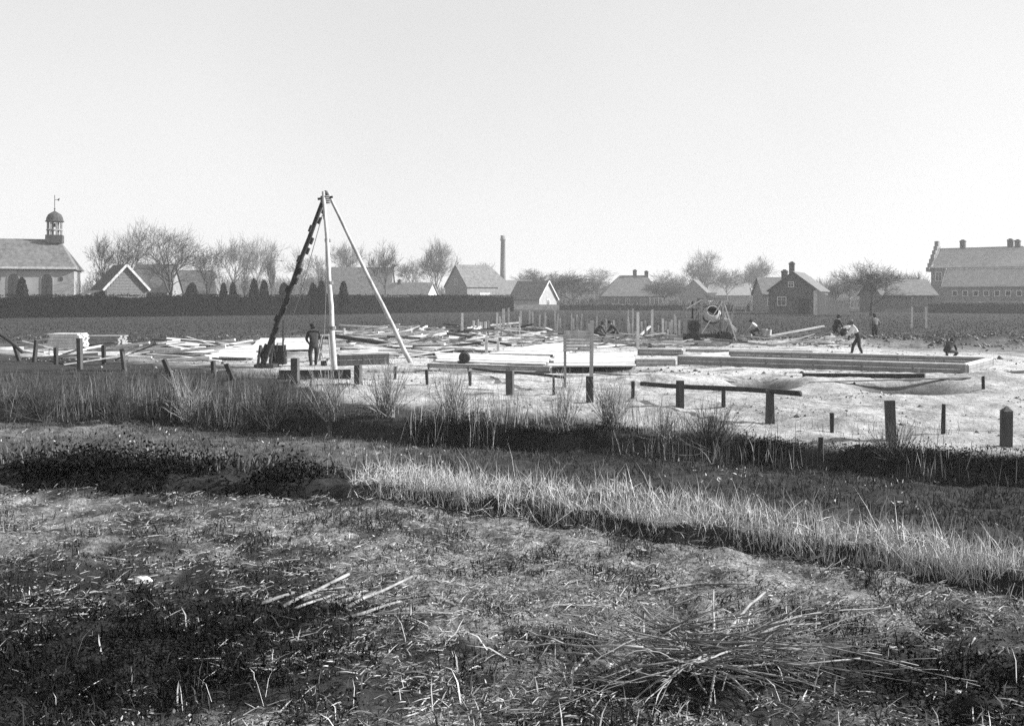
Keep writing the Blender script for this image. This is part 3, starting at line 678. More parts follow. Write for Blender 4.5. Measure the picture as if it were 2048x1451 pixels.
for k in range(4): b.lathe([(.17, -.03), (.2, 0), (.17, .03)], 10, c=h + Vector((0, 0, -.2 + k * .07)))
b.build('lashing', MAT['rope'], tr)
b = MB(); b.lathe([(.13, -.05), (.16, -.04), (.12, 0), (.16, .04), (.13, .05)], 14, Matrix.Rotation(math.pi / 2, 3, 'Y'), c=h + Vector((-.02, -.12, -.62))); b.bar(h + Vector((-.02, -.12, -.2)), h + Vector((-.02, -.12, -.85)), .05, .22); b.build('pulley_block', MAT['iron'], tr)
r1 = MB().tube([h + Vector((-.1, -.12, -.7)), h.lerp(fc_ - O, .5) + Vector((.35, 0, -.3)), (W(562, 720) - O) + Vector((0, 0, .5))], .014, 5).build('rope', MAT['rope'], tr)
r2 = MB().tube([h + Vector((.02, -.15, -.9)), h + Vector((.06, -.2, -3.4)), h + Vector((.0, -.3, -5.3))], .012, 5).build('rope', MAT['rope'], tr)
for f in (.25, .5, .74):
    b = MB()
    for kk in range(3):
        q = fa.lerp(apex, f + kk * .006) - O; b.lathe([(.112, -.02), (.125, 0), (.112, .02)], 9, c=q + Vector((0, -.02, 0)))
    b.build('lashing', MAT['rope'], tr)
# winch and boring frame at the dark pole's foot
wn = thing('winch', 'dark iron winch at the foot of the dark tripod pole', 'winch', W(533, 734))
for sx in (-.24, .24):
    m = MB(); m.bar((sx, -.45, 0), (sx, 0, .85), .09); m.bar((sx, .45, 0), (sx, 0, .85), .09); m.bar((sx, -.42, .1), (sx, .42, .1), .08); m.build('side_frame', MAT['iron'], wn)
MB().lathe([(.22, -.22), (.22, -.19), (.13, -.17), (.13, .17), (.22, .19), (.22, .22)], 14, Matrix.Rotation(math.pi / 2, 3, 'Y'), c=(0, 0, .62)).build('drum', MAT['dark_wood'], wn)
m = MB(); m.tube([(-.4, 0, .62), (.4, 0, .62)], .03, 6); m.bar((.4, 0, .62), (.4, .1, .95), .04); m.tube([(.4, .1, .93), (.62, .1, .93)], .02, 6); m.build('crank', MAT['iron'], wn)
MB().box((0, 0, .07), (.75, 1.0, .12)).build('base_board', MAT['dark_wood'], wn)
wt = thing('iron_weight', 'dark stacked iron weights with two guide rods, beside the winch', 'weight', W(556, 732))
for i in range(3): MB().box((0, 0, .2 + i * .26), (.62 - .04 * i, .5, .24), jit=.008).build('weight_block', MAT['iron'], wt)
for sx, hh in ((-.18, 1.7), (.18, 1.85)): MB().tube([(sx, 0, .05), (sx + .04, 0, hh)], .035, 6).build('guide_rod', MAT['iron'], wt)
hm = thing('hand_winch_frame', 'trestle with a crank standing right of the digging man under the tripod', 'trestle', W(651, 722))
for sx in (-.3, .3): m = MB(); m.bar((sx, -.3, 0), (sx * .5, 0, 1.1), .08); m.bar((sx, .3, 0), (sx * .5, 0, 1.1), .08); m.bar((sx * .8, -.2, .4), (sx * .8, .2, .4), .06); m.build('trestle_frame', MAT['grey_wood'], hm)
MB().tube([(-.45, 0, 1.0), (.45, 0, 1.0)], .06, 8).build('axle', MAT['dark_wood'], hm)
MB().tube([(-.45, 0, 1.0), (-.45, .05, 1.35), (-.7, .05, 1.38)], .025, 6).build('crank', MAT['iron'], hm)

# ------------------------------------------------------------------ lumber, formwork and foundation walls
def beam(name, label, cat, a, b, w, h, m, group=None, jit=.006, lift=0):
    a = Vector(a); b = Vector(b); a.z = max(hz(a.x, a.y), 0.0); b.z = max(hz(b.x, b.y), 0.0); c = (a + b) / 2; c.z = max(c.z, hz(c.x, c.y)); up = Vector((0, 0, 1))
    o = MB().bar(a - c, b - c, w, h, jit=jit).build(name, m, None, c + up * (h / 2 + lift))
    return tag(o, label, cat, group)
def wallrun(label, a, b, h, t, n, m, top=None, cat='formwork', name='shuttering'):
    """a run of foundation shuttering: stacked boards, each its own piece, stakes behind, a capping strip"""
    a = Vector(a); b = Vector(b); o = thing(name, label, cat, a); d = b - a; L = d.length; u = d.normalized(); s = Vector((-u.y, u.x, 0))
    rows_ = 2; hb = h / rows_
    for r in range(rows_):
        cuts = sorted([0, L] + [L * (i + random.uniform(-.2, .2)) / n for i in range(1, n)])
        for x0, x1 in zip(cuts[:-1], cuts[1:]):
            MB().bar(u * (x0 + .006) + Vector((0, 0, hb * (r + .5))), u * (x1 - .006) + Vector((0, 0, hb * (r + .5))), t + random.uniform(-.006, .006), hb - .012).build('board', m, o)
    MB().bar(u * 0.0 + s * .1 + Vector((0, 0, h + .02)), u * L + s * .1 + Vector((0, 0, h + .02)), .24, .045).build('capping', top or MAT['pale_wood'], o)
    for i in range(n + 1):
        p = u * (L * i / n) + s * (t / 2 + .08); MB().bar(p + Vector((0, 0, -.1)), p + Vector((0, 0, h - .02)), .07, .07).build('stake', MAT['grey_wood'], o)
    return o
G = Vector
wallrun('front foundation wall, longest grey shuttering run nearest the fence', W(1355, 729), W(1932, 748.5), .34, .07, 6, MAT['form'])
wallrun('rear foundation wall of grey shuttering parallel to the longest run', W(1458, 715.5), W(1984, 731), .30, .07, 6, MAT['form'])
wallrun('short shuttering end closing the right corner of the foundation', W(1936, 747), W(1984, 733), .30, .06, 1, MAT['form'])
wallrun('short dark shuttering stub at the left of the rear foundation wall', W(1276, 710), W(1364, 711.5), .28, .07, 1, MAT['form'])
wallrun('thin distant shuttering run in front of the stooping men', W(1372, 705), W(1624, 709), .16, .06, 3, MAT['form'])
wallrun('shuttering run at left of the longest grey wall, half buried in sand', W(1272, 731), W(1350, 731), .24, .07, 1, MAT['grey_wood'])
wallrun('dark shuttering run imitating the shaded trench face right of the tripod', W(678, 731), W(778, 727), .42, .07, 2, MAT['dark_wood'], MAT['grey_wood'])  # dark boards put in for the shade on the trench wall
wallrun('long grey shuttering run imitating the shade below the white boards', W(855, 735), W(1100, 742), .13, .07, 3, MAT['form'], MAT['grey_wood'])  # grey run put in where shade falls under the platform
def slab(label, pts, t, m, cat='platform', name='board_platform', group=None):
    """a tilted board lying on the ground given by its corner points (px, py, z)"""
    P = [W(px, py, z) for px, py, z in pts]; c = sum(P, Vector()) / len(P); t_ = thing(name, label, cat, c, 0, group); n = 5
    for i in range(n):
        f0, f1 = i / n + .006, (i + 1) / n - .006; o0 = random.uniform(-.03, .04); o1 = random.uniform(-.03, .04); up = Vector((0, 0, random.uniform(0, .02)))
        A = [P[0].lerp(P[3], f0), P[1].lerp(P[2], f0), P[1].lerp(P[2], f1), P[0].lerp(P[3], f1)]
        d0 = (A[1] - A[0]); A = [A[0] - d0 * o0 + up, A[1] + d0 * o1 + up, A[2] + d0 * o1 + up, A[3] - d0 * o0 + up]
        MB().shell([[p - c for p in A]], t).build('board', m if random.random() < .7 else MAT['pale_wood'], t_)
    return t_
WH = MAT['white']
slab('large pale boarded platform lying directly behind the notice board posts', [(1103, 731, 0.05), (1268, 731, 0.05), (1270, 704, 0.19), (1106, 708, 0.172)], .05, WH)
slab('long pale boarded platform with the dark barrel lying on its front edge', [(874, 721, 0.06), (1090, 728, 0.06), (1096, 712, 0.165), (876, 705, 0.176)], .05, WH)
slab('pale boards laid in a slanting strip between barrel platform and notice board', [(976, 706, 0.127), (1124, 709, 0.127), (1180, 684, 0.19), (1080, 688, 0.181)], .05, WH)
slab('narrow long row of pale boards running right from tripod toward barrel', [(780, 692, 0.136), (985, 700, 0.136), (985, 695, 0.154), (780, 687.5, 0.154)], .05, WH)
slab('pale wedge shaped boards between the two grey foundation walls', [(1367, 713, 0.12), (1457, 712, 0.12), (1457, 703.5, 0.161), (1420, 706, 0.154)], .05, WH)
slab('pale boards laid flat in the left scrap heap behind the fence', [(330, 690, 0.1), (420, 692, 0.1), (430, 683, 0.154), (336, 675, 0.19)], .05, WH)
slab('long pale boarded patch running left from the winch', [(400, 712, 0.1), (508, 716, 0.1), (540, 690, 0.181), (470, 690, 0.172)], .05, WH)
slab('pale boarded patch under the tripod behind the digging man', [(490, 700, 0.1), (622, 697, 0.1), (640, 676, 0.181), (520, 676, 0.19)], .05, WH)
slab('narrow pale boards nearest the fence in the left scrap heap', [(330, 704, 0.08), (430, 706, 0.08), (430, 698, 0.145), (330, 697, 0.14)], .04, MAT['pale_wood'])
slab('wide pale boards lying flat beside the tripod front pole', [(675, 708, 0.1), (800, 709, 0.1), (785, 700, 0.136), (690, 700, 0.136)], .04, WH)
# barrel against the white panel
bl = thing('barrel', 'dark barrel lying on its side at the long pale platform', 'barrel', W(929, 727))
RX = Matrix.Rotation(math.pi / 2, 3, 'X')
MB().lathe([(.20, -.3), (.25, 0), (.20, .3)], 14, RX, c=(0, 0, .25)).build('staves', MAT['dark_wood'], bl)
for z in (-.24, .24): MB().lathe([(.218, z - .02), (.226, z), (.218, z + .02)], 14, RX, c=(0, 0, .25)).build('hoop', MAT['iron'], bl)
# long dark beam leaning out of the trestle
tag(MB().bar((-1.9, .6, .62), (2.0, -.5, .06), .2, .2, jit=.01).build('timber_beam', MAT['dark_wood'], None, W(730, 694)), 'long dark beam sloping down right from the tripod front pole', 'beam')
tag(MB().bar((-1.2, 0, .13), (1.2, .1, .15), .32, .3, jit=.03).build('timber_baulk', MAT['dark_wood'], None, W(630, 757)), 'thick dark timber baulk behind two fence posts below the tripod', 'beam')
beam('timber_beam', 'dark squared beam lying on the sand in front of the longest wall', 'beam', W(1606, 755), W(1850, 766), .16, .15, MAT['dark_wood'])
beam('plank', 'thin weathered plank lying on sand below the dark squared beam', 'plank', W(1620, 768), W(1940, 768), .18, .04, MAT['grey_wood'])
beam('timber_beam', 'grey beam lying on the sand toward the right edge', 'beam', W(1930, 752), W(2060, 757), .12, .10, MAT['grey_wood'])
# plank heaps
HEAP = []
def jumble(group, where, px0, px1, py0, py1, n, Lr, m_list, zmax=.45, azs=.7):
    items = []
    for i in range(n):
        p = W(random.uniform(px0, px1), random.uniform(py0, py1)); L = random.uniform(*Lr); a = random.gauss(0.05, azs); ti = random.uniform(-.13, .13)
        if random.random() < .18: L = min(L, 1.9); ti = random.uniform(-.38, .38)
        z = random.uniform(.06, zmax); d = Vector((math.cos(a), math.sin(a), math.tan(ti)))
        sq = random.random() < .45; mt = random.choice(m_list)
        o = MB().bar(-d * L / 2, d * L / 2, .13 if sq else .2, .12 if sq else .045, jit=.008).build('plank', mt, None, p + Vector((0, 0, max(z, abs(math.tan(ti)) * L / 2 + .04))))
        mid = sum(Lr) / 2; items.append((p.x / p.y, o, f"{'long' if L > mid else 'short'} {SHADE[mt.name]} {'squared timbers' if sq else 'thin planks'}"))
    kinds = {}
    for u, o, kd in sorted(items, key=lambda q: q[0]): kinds.setdefault(kd, []).append(o)
    for kd, os_ in kinds.items():
        for i, o in enumerate(os_): tag(o, (f'{ORD[i]} from left of the {kd} {where}' if len(os_) > 1 else f'only one of the {kd} {where}'), 'plank', group)
SHADE = {'grey_wood': 'grey', 'pale_wood': 'pale', 'old_wood': 'dark', 'dark_wood': 'black'}
GW, PW, OW, DW = MAT['grey_wood'], MAT['pale_wood'], MAT['old_wood'], MAT['dark_wood']
jumble('planks heaped right of the tripod', 'heaped right of the tripod', 700, 885, 664, 692, 66, (1.5, 4.0), [GW, PW, GW, OW, PW], .6)
jumble('planks heaped around the tall stakes', 'in the tangle around the tall stakes', 885, 1125, 661, 693, 80, (1.2, 3.6), [GW, GW, PW, OW, DW], .6)
jumble('planks strewn in front of the mixer', 'strewn between stakes and mixer', 1190, 1370, 672, 697, 40, (1.2, 3.5), [GW, PW, GW, OW], .35, .5)
jumble('boards strewn on the left ground', 'on the ground behind the left fence', 60, 500, 684, 728, 58, (1.2, 3.6), [GW, PW, GW, OW, PW], .25, .5)
jumble('boards lying between tripod and barrel', 'lying between tripod and barrel', 690, 960, 692, 716, 24, (1.2, 3.2), [GW, PW, GW, DW], .2, .4)
jumble('boards lying around the mixer', 'lying close around the mixer', 1345, 1480, 682, 698, 20, (.8, 2.4), [GW, OW, PW, GW], .4, .6)
jumble('timber lying right of the mixer', 'lying right of the mixer', 1480, 1680, 684, 694, 9, (2, 4.5), [GW, PW], .12, .3)
for a, b, w, h, m, lb in [((865, 676, .2), (888, 655, 1.0), .16, .1, PW, 'stout pale plank sticking up at an angle from the tripod side heap'), ((905, 686, .15), (975, 672, .5), .2, .06, PW, 'pale board sloping up toward the tall stakes'),
        ((805, 688, .2), (890, 688, .25), .2, .1, PW, 'thick pale timber lying level at the heap foot'), ((948, 656, .6), (962, 668, .3), .14, .06, PW, 'short pale board leaning on the second tall stake'),
        ((1000, 678, .3), (1090, 664, .55), .22, .2, GW, 'grey log resting across the tangle by the stakes'), ((1190, 694, .1), (1290, 684, .2), .3, .06, PW, 'wide pale board in front of the crouching pair'),
        ((1540, 672, .3), (1648, 652, .9), .2, .1, PW, 'long pale board ramp rising right beside the mixer'), ((0, 697, .05), (48, 696, .05), .3, .16, WH, 'white beam at the left edge beyond the fence'),
        ((1540, 676, .1), (1640, 664, .5), .2, .06, GW, 'grey board under the long pale ramp')]:
    pa, pb = W(*a), W(*b); c = (pa + pb) / 2; tag(MB().bar(pa - c, pb - c, w, h, jit=.006).build('plank', m, None, c), lb, 'plank')
# board stacks at left
def stack(label, px0, px1, py, n, m, dep=1.2):
    a = W(px0, py); b = W(px1, py); t = thing('board_stack', label, 'board stack', a); L = b.x - a.x
    for i in (0.12, .5, .88): MB().box((L * i, dep / 2, .06), (.1, dep, .11)).build('bearer', MAT['dark_wood'], t)
    for r in range(n):
        for j in range(4):
            MB().box((L / 2 + random.uniform(-.08, .08), .15 + j * dep / 4, .14 + r * .075), (L, dep / 4 - .02, .06), Matrix.Rotation(random.uniform(-.02, .02), 3, 'Z')).build('board', m, t)
stack('tall stack of boards with bright top at far left, beyond the fence', 96, 156, 704, 11, PW)
stack('lower grey stack of boards right of the tall left stack', 168, 238, 694, 7, GW)
# stakes
def stake(px, y0, y1, w, m, label, group='stakes standing on the building site', lean=0):
    p = W(px, y1); hgt = (y1 - y0) / F * p.y
    o = MB(); o.bar((0, 0, -.1), (lean * hgt, 0, hgt), w, w, jit=.006)
    tag(o.build('stake', m, None, p), label, 'stake', group)
TS = [(924, 626, 667), (947, 641, 672), (971, 643, 676), (994, 625, 671), (1006, 618, 663), (1018, 616, 656), (1042, 621, 661), (1059, 621, 655), (1066, 623, 655), (1091, 625, 655), (1111, 616, 656), (1121, 636, 658), (1147, 636, 658), (1163, 643, 661)]
for i, (px, y0, y1) in enumerate(TS):
    stake(px, y0, y1, .16 + .06 * (px == 1006), PW, f'{ORD[i]} from left of the upright stakes between tripod and notice board', lean=random.uniform(-.03, .03))
for (px, y0, y1, lb) in [(1240, 616, 670, 'tall pale stake with pointed top right of the crouching pair'), (1276, 624, 699, 'tallest pale stake, at the left end of the short dark stub'), (1304, 619, 681, 'tall pale stake among the low pegs left of the mixer'),
        (1343, 640, 671, 'left of three middling stakes beside the mixer'), (1359, 640, 672, 'middle of three middling stakes beside the mixer'), (1369, 646, 672, 'right of three middling stakes beside the mixer')]:
    stake(px, y0, y1, .13, PW if px != 1240 else GW, lb, lean=random.uniform(-.02, .02))
pegs = []
for (x0, x1, n, wh) in [(1085, 1178, 16, 'near notice board left'), (1184, 1240, 12, 'around the crouching pair'), (1246, 1274, 12, 'by the pointed tall stake'), (1284, 1366, 18, 'left of the mixer'), (935, 1080, 18, 'among the tall left stakes')]:
    xs = sorted(random.uniform(x0, x1) for _ in range(n))
    for i, px in enumerate(xs):
        y1 = random.uniform(661, 680); stake(px, y1 - (random.uniform(10, 30) if random.random() < .75 else random.uniform(30, 50)), y1, random.uniform(.07, .13), random.choice([PW, PW, GW]), f'{ORD[i]} from left of the short pegs {wh}', 'short pegs in rows', lean=random.uniform(-.08, .08))
for px, y0, y1, lb in [(1008, 640, 668, 'short pale stake close behind the fifth tall stake'), (1015, 645, 668, 'short pale stake beside the sixth tall stake'), (973, 672, 706, 'squat pale stake in front of the tangle'), (996, 684, 703, 'low peg near the white panel strip'), (688, 656, 668, 'low white peg beyond the sloping dark beam'), (726, 656, 668, 'second low white peg beyond the sloping dark beam'), (755, 662, 682, 'squat square peg by the end of the sloping dark beam')]:
    stake(px, y0, y1, .14, PW, lb)
# notice board on two posts, seen from the back
nb = thing('notice_board', 'weathered slatted notice board on two tall thin posts', 'notice board', W(1130, 779)); o0 = nb.location; p1 = W(1182, 777)
k = o0.y / F
MB().bar((0, 0, -.2), (0.0, 0, (779 - 630) * k), .075).build('post', MAT['grey_wood'], nb)
pp = Vector((p1.x - o0.x, p1.y - o0.y, 0)); MB().bar(pp + Vector((0, 0, -.2)), pp + Vector((.03, 0, (777 - 641) * p1.y / F)), .11).build('post', MAT['pole_wood'], nb)
D2 = o0.y + pp.y
for i in range(7):
    py = 702 - i * 6.0; z1 = CH - (py - HY) / F * o0.y; z2 = CH - (py - HY) / F * D2
    MB().bar(Vector((-.05, -.06, z1 + .04)), Vector((pp.x, pp.y - .08, z2 + .04)), .025, .074, jit=.005).build('plank', MAT['board_wood'], nb)
# two-post board in the field at right
fb_ = thing('field_board', 'blank board on two splayed posts in the field before the school', 'sign board', W(1838, 656))
k = fb_.location.y / F
for sx in (-13, 13): MB().bar((sx * 1.15 * k, 0, -.1), (sx * k, 0, 62 * k), .13).build('post', MAT['pale_wood'], fb_)
for i in range(3): MB().box((0, -.08, (46 + i * 6) * k), (32 * k, .04, 5.6 * k)).build('plank', MAT['grey_wood'], fb_)
wb = thing('white_stand', 'small white slatted screen standing alone in the far field', 'screen', at(1480, 170))
for i in range(3): MB().box((0, 0, .75 + i * .5), (2.3, .06, .46)).build('board', MAT['white'] if i else MAT['plaster'], wb)
for sx in (-1, 1): MB().bar((sx, .06, 0), (sx, .06, 2.0), .1).build('post', MAT['pale_wood'], wb)
# gate posts by the farmhouse
gt = thing('rail_fence', 'pale post and rail fence by the right end of the broad farmhouse', 'fence', at(1312, 232))
for i in range(4): MB().bar((-1.4 + i * 1.0, 0, 0), (-1.4 + i * 1.0, 0, 2.6 - .2 * (i % 2)), .17).build('post', MAT['pale_wood'], gt)
MB().bar((-1.6, -.1, 2.3), (1.9, -.1, 2.3), .1, .14).build('rail', MAT['pale_wood'], gt)

# ------------------------------------------------------------------ concrete mixer
mx = thing('concrete_mixer', 'old concrete mixer with pale drum, engine box and overhead hoist frame', 'concrete mixer', W(1418, 690)); k = mx.location.y / F
m = MB(); m.bar((-1.4, -.45, .55), (1.3, -.45, .55), .12, .16); m.bar((-1.4, .45, .55), (1.3, .45, .55), .12, .16)
for x in (-1.35, -.3, .7, 1.25): m.bar((x, -.45, .551), (x, .45, .551), .1, .12)
m.build('chassis', MAT['iron'], mx)
for x in (-1.0, .85):
    for y in (-.6, .6):
        w = MB(); w.lathe([(.36, -.05), (.40, -.04), (.40, .04), (.36, .05)], 16, RX, c=(x, y, .4)).build('wheel', MAT['iron'], mx)
        w.build
eb = MB().box((-.95, 0, 1.05), (.85, .8, .8)); eb.box((-.95, 0, 1.48), (.95, .9, .06)); eb.build('engine_box', MAT['grey_wood'], mx)
m = MB()
for x in (-1.35, -.62):
    for y in (-.45, .45): m.bar((x, y, .6), (x, y, 2.15), .06)
m.bar((-1.45, -.45, 2.15), (-.5, -.45, 2.2), .07); m.bar((-1.45, .45, 2.15), (-.5, .45, 2.2), .07); m.bar((-1.35, -.47, .7), (-.62, -.47, 2.1), .05); m.bar((.72, -.45, .7), (1.3, -.45, 1.9), .05); m.build('side_frame', MAT['grey_wood'], mx)
MB().lathe([(.3, -.04), (.34, -.03), (.34, .03), (.3, .04)], 14, RX, c=(-.95, -.52, 1.1)).build('flywheel', MAT['iron'], mx)
for i in range(4): MB().box((-1.28 + i * .22, -.42, 1.05), (.2, .03, .74)).build('plank', MAT['grey_wood'], mx)
MB().tube([(-.95, 0, 1.45), (-.95, 0, 2.5)], .05, 8).build('exhaust_pipe', MAT['iron'], mx)
dr = Matrix.Rotation(math.radians(62), 3, 'X') @ Matrix.Rotation(math.radians(0), 3, 'Y')
MB().lathe([(.2, -.5), (.42, -.42), (.52, -.1), (.52, .12), (.36, .45), (.33, .47), (.30, .45), (.44, .1), (.4, -.3), (.02, -.4)], 20, dr, c=(.12, -.1, 1.75)).build('drum', MAT['metal'], mx, None, True)
MB().lathe([(.54, -.06), (.58, -.05), (.58, .05), (.54, .06)], 20, dr, c=(.12, -.1, 1.75)).build('drum_ring', MAT['iron'], mx)
m = MB()
for x in (-.5, .72):
    for y in (-.42, .42): m.bar((x, y, .6), (x, y, 2.62), .09)
m.bar((-.62, -.42, 2.62), (.95, -.42, 2.60), .1, .12); m.bar((-.62, .42, 2.62), (.95, .42, 2.60), .1, .12); m.bar((-.5, -.42, 2.2), (.72, -.42, 1.3), .05)
m.build('hoist_frame', MAT['grey_wood'], mx)
m = MB(); m.poly([(-.35, -.3, 3.0), (.45, -.3, 3.0), (.45, .3, 3.0), (-.35, .3, 3.0), (-.1, -.15, 2.72), (.2, -.15, 2.72), (.2, .15, 2.72), (-.1, .15, 2.72)], [(0, 1, 5, 4), (1, 2, 6, 5), (2, 3, 7, 6), (3, 0, 4, 7), (4, 5, 6, 7)]); m.build('hopper', MAT['metal'], mx)
m = MB(); m.bar((-.5, -.46, .7), (.7, -.46, 2.55), .05); m.bar((-1.35, -.5, 2.1), (-.5, -.46, 2.6), .05); m.bar((.72, -.42, 2.6), (1.5, -.5, .1), .07); m.bar((.72, .42, 2.6), (1.5, .3, .1), .07); m.build('brace', MAT['pale_wood'], mx)
for i in range(6): MB().bar((.86 + i * .11, -.44, 2.2 - i * .36), (.86 + i * .11, .34, 2.2 - i * .36), .05).build('rung', MAT['pale_wood'], mx)
for i in range(4): MB().box((-.45 + i * .36, 0, 2.70), (.32, 1.0, .05)).build('roof_board', MAT['grey_wood'], mx)
m = MB(); m.poly([(.75, -.4, 1.5), (1.45, -.45, .75), (1.45, .45, .75), (.75, .4, 1.5), (.78, -.36, 1.62), (1.5, -.45, .95), (1.5, .45, .95), (.78, .36, 1.62)], [(0, 1, 2, 3), (0, 4, 5, 1), (3, 2, 6, 7), (1, 5, 6, 2)]); m.build('loading_chute', MAT['metal'], mx)
for y in (-.4, .4): MB().bar((1.0, y, .3), (1.35, y, 2.3), .07).build('chute_rail', MAT['grey_wood'], mx)
m = MB(); m.tube([(1.15, -.42, 2.0), (1.15, .42, 2.0)], .05, 6); m.build('chute_axle', MAT['iron'], mx)
for i in range(7):
    MB().bar((-1.7 + .1 * i, -1.1 - .05 * i, .12 + .03 * i), (.6 + .25 * i, -.9 - .12 * i, .2 + .04 * (i % 3)), .2, .05, jit=.01).build('walk_board', MAT['dark_wood'] if i % 2 else MAT['grey_wood'], mx)

# ------------------------------------------------------------------ people
def person(label, px, py, rz, J, cloth, trouser=None, hat=True, scale=1.0, group='men working on the site', hat_m=None):
    """one skinned body from a joint table; cap and hair as children"""
    t = thing('person', label, 'person', W(px, py), rz, group); t.scale = (scale,) * 3
    names = list(J); V = [J[n][0] for n in names]; R = {n: J[n][1] for n in names}
    E = [('pelvis', 'waist'), ('waist', 'chest'), ('chest', 'neck'), ('neck', 'head'), ('head', 'crown')]
    for s in 'lr': E += [('chest', 'sh' + s), ('sh' + s, 'el' + s), ('el' + s, 'wr' + s), ('wr' + s, 'ha' + s), ('pelvis', 'hi' + s), ('hi' + s, 'kn' + s), ('kn' + s, 'an' + s), ('an' + s, 'to' + s)]
    ix = {n: i for i, n in enumerate(names)}
    me = bpy.data.meshes.new('skeleton'); me.from_pydata(V, [(ix[a], ix[b]) for a, b in E], []); me.update()
    tmp = bpy.data.objects.new('skeleton', me); COL.objects.link(tmp)
    md = tmp.modifiers.new('skin', 'SKIN'); me.skin_vertices.new() if not me.skin_vertices else None
    for n, i in ix.items():
        sv = me.skin_vertices[0].data[i]; r = R[n]; sv.radius = (r, r) if not hasattr(r, '__len__') else r; sv.use_root = (n == 'pelvis')
    ss = tmp.modifiers.new('sub', 'SUBSURF'); ss.levels = 1; ss.render_levels = 1
    dg = bpy.context.evaluated_depsgraph_get(); me2 = bpy.data.meshes.new_from_object(tmp.evaluated_get(dg))
    bpy.data.objects.remove(tmp); me2.name = 'body'
    # nose and fingers grow from the same mesh
    me2.materials.clear()
    for m_ in (cloth, trouser or MAT['cloth_dark'], MAT['skin'], MAT['iron']): me2.materials.append(m_)
    seg = [(Vector(J[a][0]), Vector(J[b][0]), a, b) for a, b in E]
    def cls(c):
        best = None; bd = 1e9
        for a, b, na, nb_ in seg:
            d = b - a; f = max(0, min(1, (c - a).dot(d) / max(d.length_squared, 1e-9))); q = (a + d * f - c).length
            if q < bd: bd = q; best = (na, nb_, f)
        a, b, f = best
        if a in ('neck', 'head') or b == 'head': return 2
        if a[:2] == 'wr': return 2
        if a[:2] in ('hi', 'kn'): return 1
        if a[:2] == 'an': return 3
        if a == 'pelvis': return 1
        return 0
    for p in me2.polygons: p.material_index = cls(p.center); p.use_smooth = True
    import bmesh
    bm = bmesh.new(); bm.from_mesh(me2)
    def spike(a, d, L, r):
        d = Vector(d).normalized(); x = d.orthogonal().normalized(); y = d.cross(x); ring = []
        for f, q in ((0, 1), (.6, .95), (1, .5)):
            ring.append([bm.verts.new(a + d * L * f + (x * math.cos(j * 1.5708) + y * math.sin(j * 1.5708)) * r * q) for j in range(4)])
        for r0, r1_ in zip(ring[:-1], ring[1:]):
            for j in range(4): bm.faces.new((r0[j], r0[(j + 1) % 4], r1_[(j + 1) % 4], r1_[j])).material_index = 2
        bm.faces.new(ring[-1]).material_index = 2
    hd, cr = Vector(J['head'][0]), Vector(J['crown'][0]); up = (cr - hd).normalized(); fw = Vector(J['look'][0]) if 'look' in J else Vector((0, 1, 0)); fw = (fw - up * fw.dot(up)).normalized()
    spike(hd + fw * .075 + up * .02, fw - up * .4, .04, .016)
    for s in (-1, 1): spike(hd + up.cross(fw) * .075 * s + up * .02, up.cross(fw) * s, .025, .02)
    for s in 'lr':
        w_, h_ = Vector(J['wr' + s][0]), Vector(J['ha' + s][0]); d = (h_ - w_).normalized(); sd_ = d.cross(Vector((1, .3, .2))).normalized(); nn = d.cross(sd_)
        for j, L in enumerate((.07, .08, .085, .075)): spike(h_ + sd_ * (-.03 + .02 * j), d + nn * .35, L, .010)
        spike(w_.lerp(h_, .35) + sd_ * .035, d + sd_ * .9, .06, .011)
    bm.to_mesh(me2); bm.free()
    link('body', me2, t)
    Rm = Matrix((up.cross(fw) * -1, fw, up)).transposed()
    if hat:
        c = MB(); c.lathe([(.088, 0), (.115, .02), (.12, .06), (.09, .10), (.02, .115)], 12, Rm, c=hd + up * .06)
        P = [hd + up * .065 + Rm @ Vector((x, y, z)) for x, y, z in [(-.08, .07, 0), (.08, .07, 0), (.06, .17, -.015), (-.06, .17, -.015), (-.08, .07, .015), (.08, .07, .015), (.06, .17, 0), (-.06, .17, 0)]]
        c.poly(P, [(0, 3, 2, 1), (4, 5, 6, 7), (0, 1, 5, 4), (2, 3, 7, 6), (1, 2, 6, 5), (0, 4, 7, 3)]); c.build('cap', hat_m or MAT['cloth_dark'], t)
    MB().lathe([(.07, -.07), (.098, -.02), (.102, .05), (.09, .08)], 12, Rm, c=hd - fw * .022).build('hair', MAT['cloth_dark'], t)
    return t
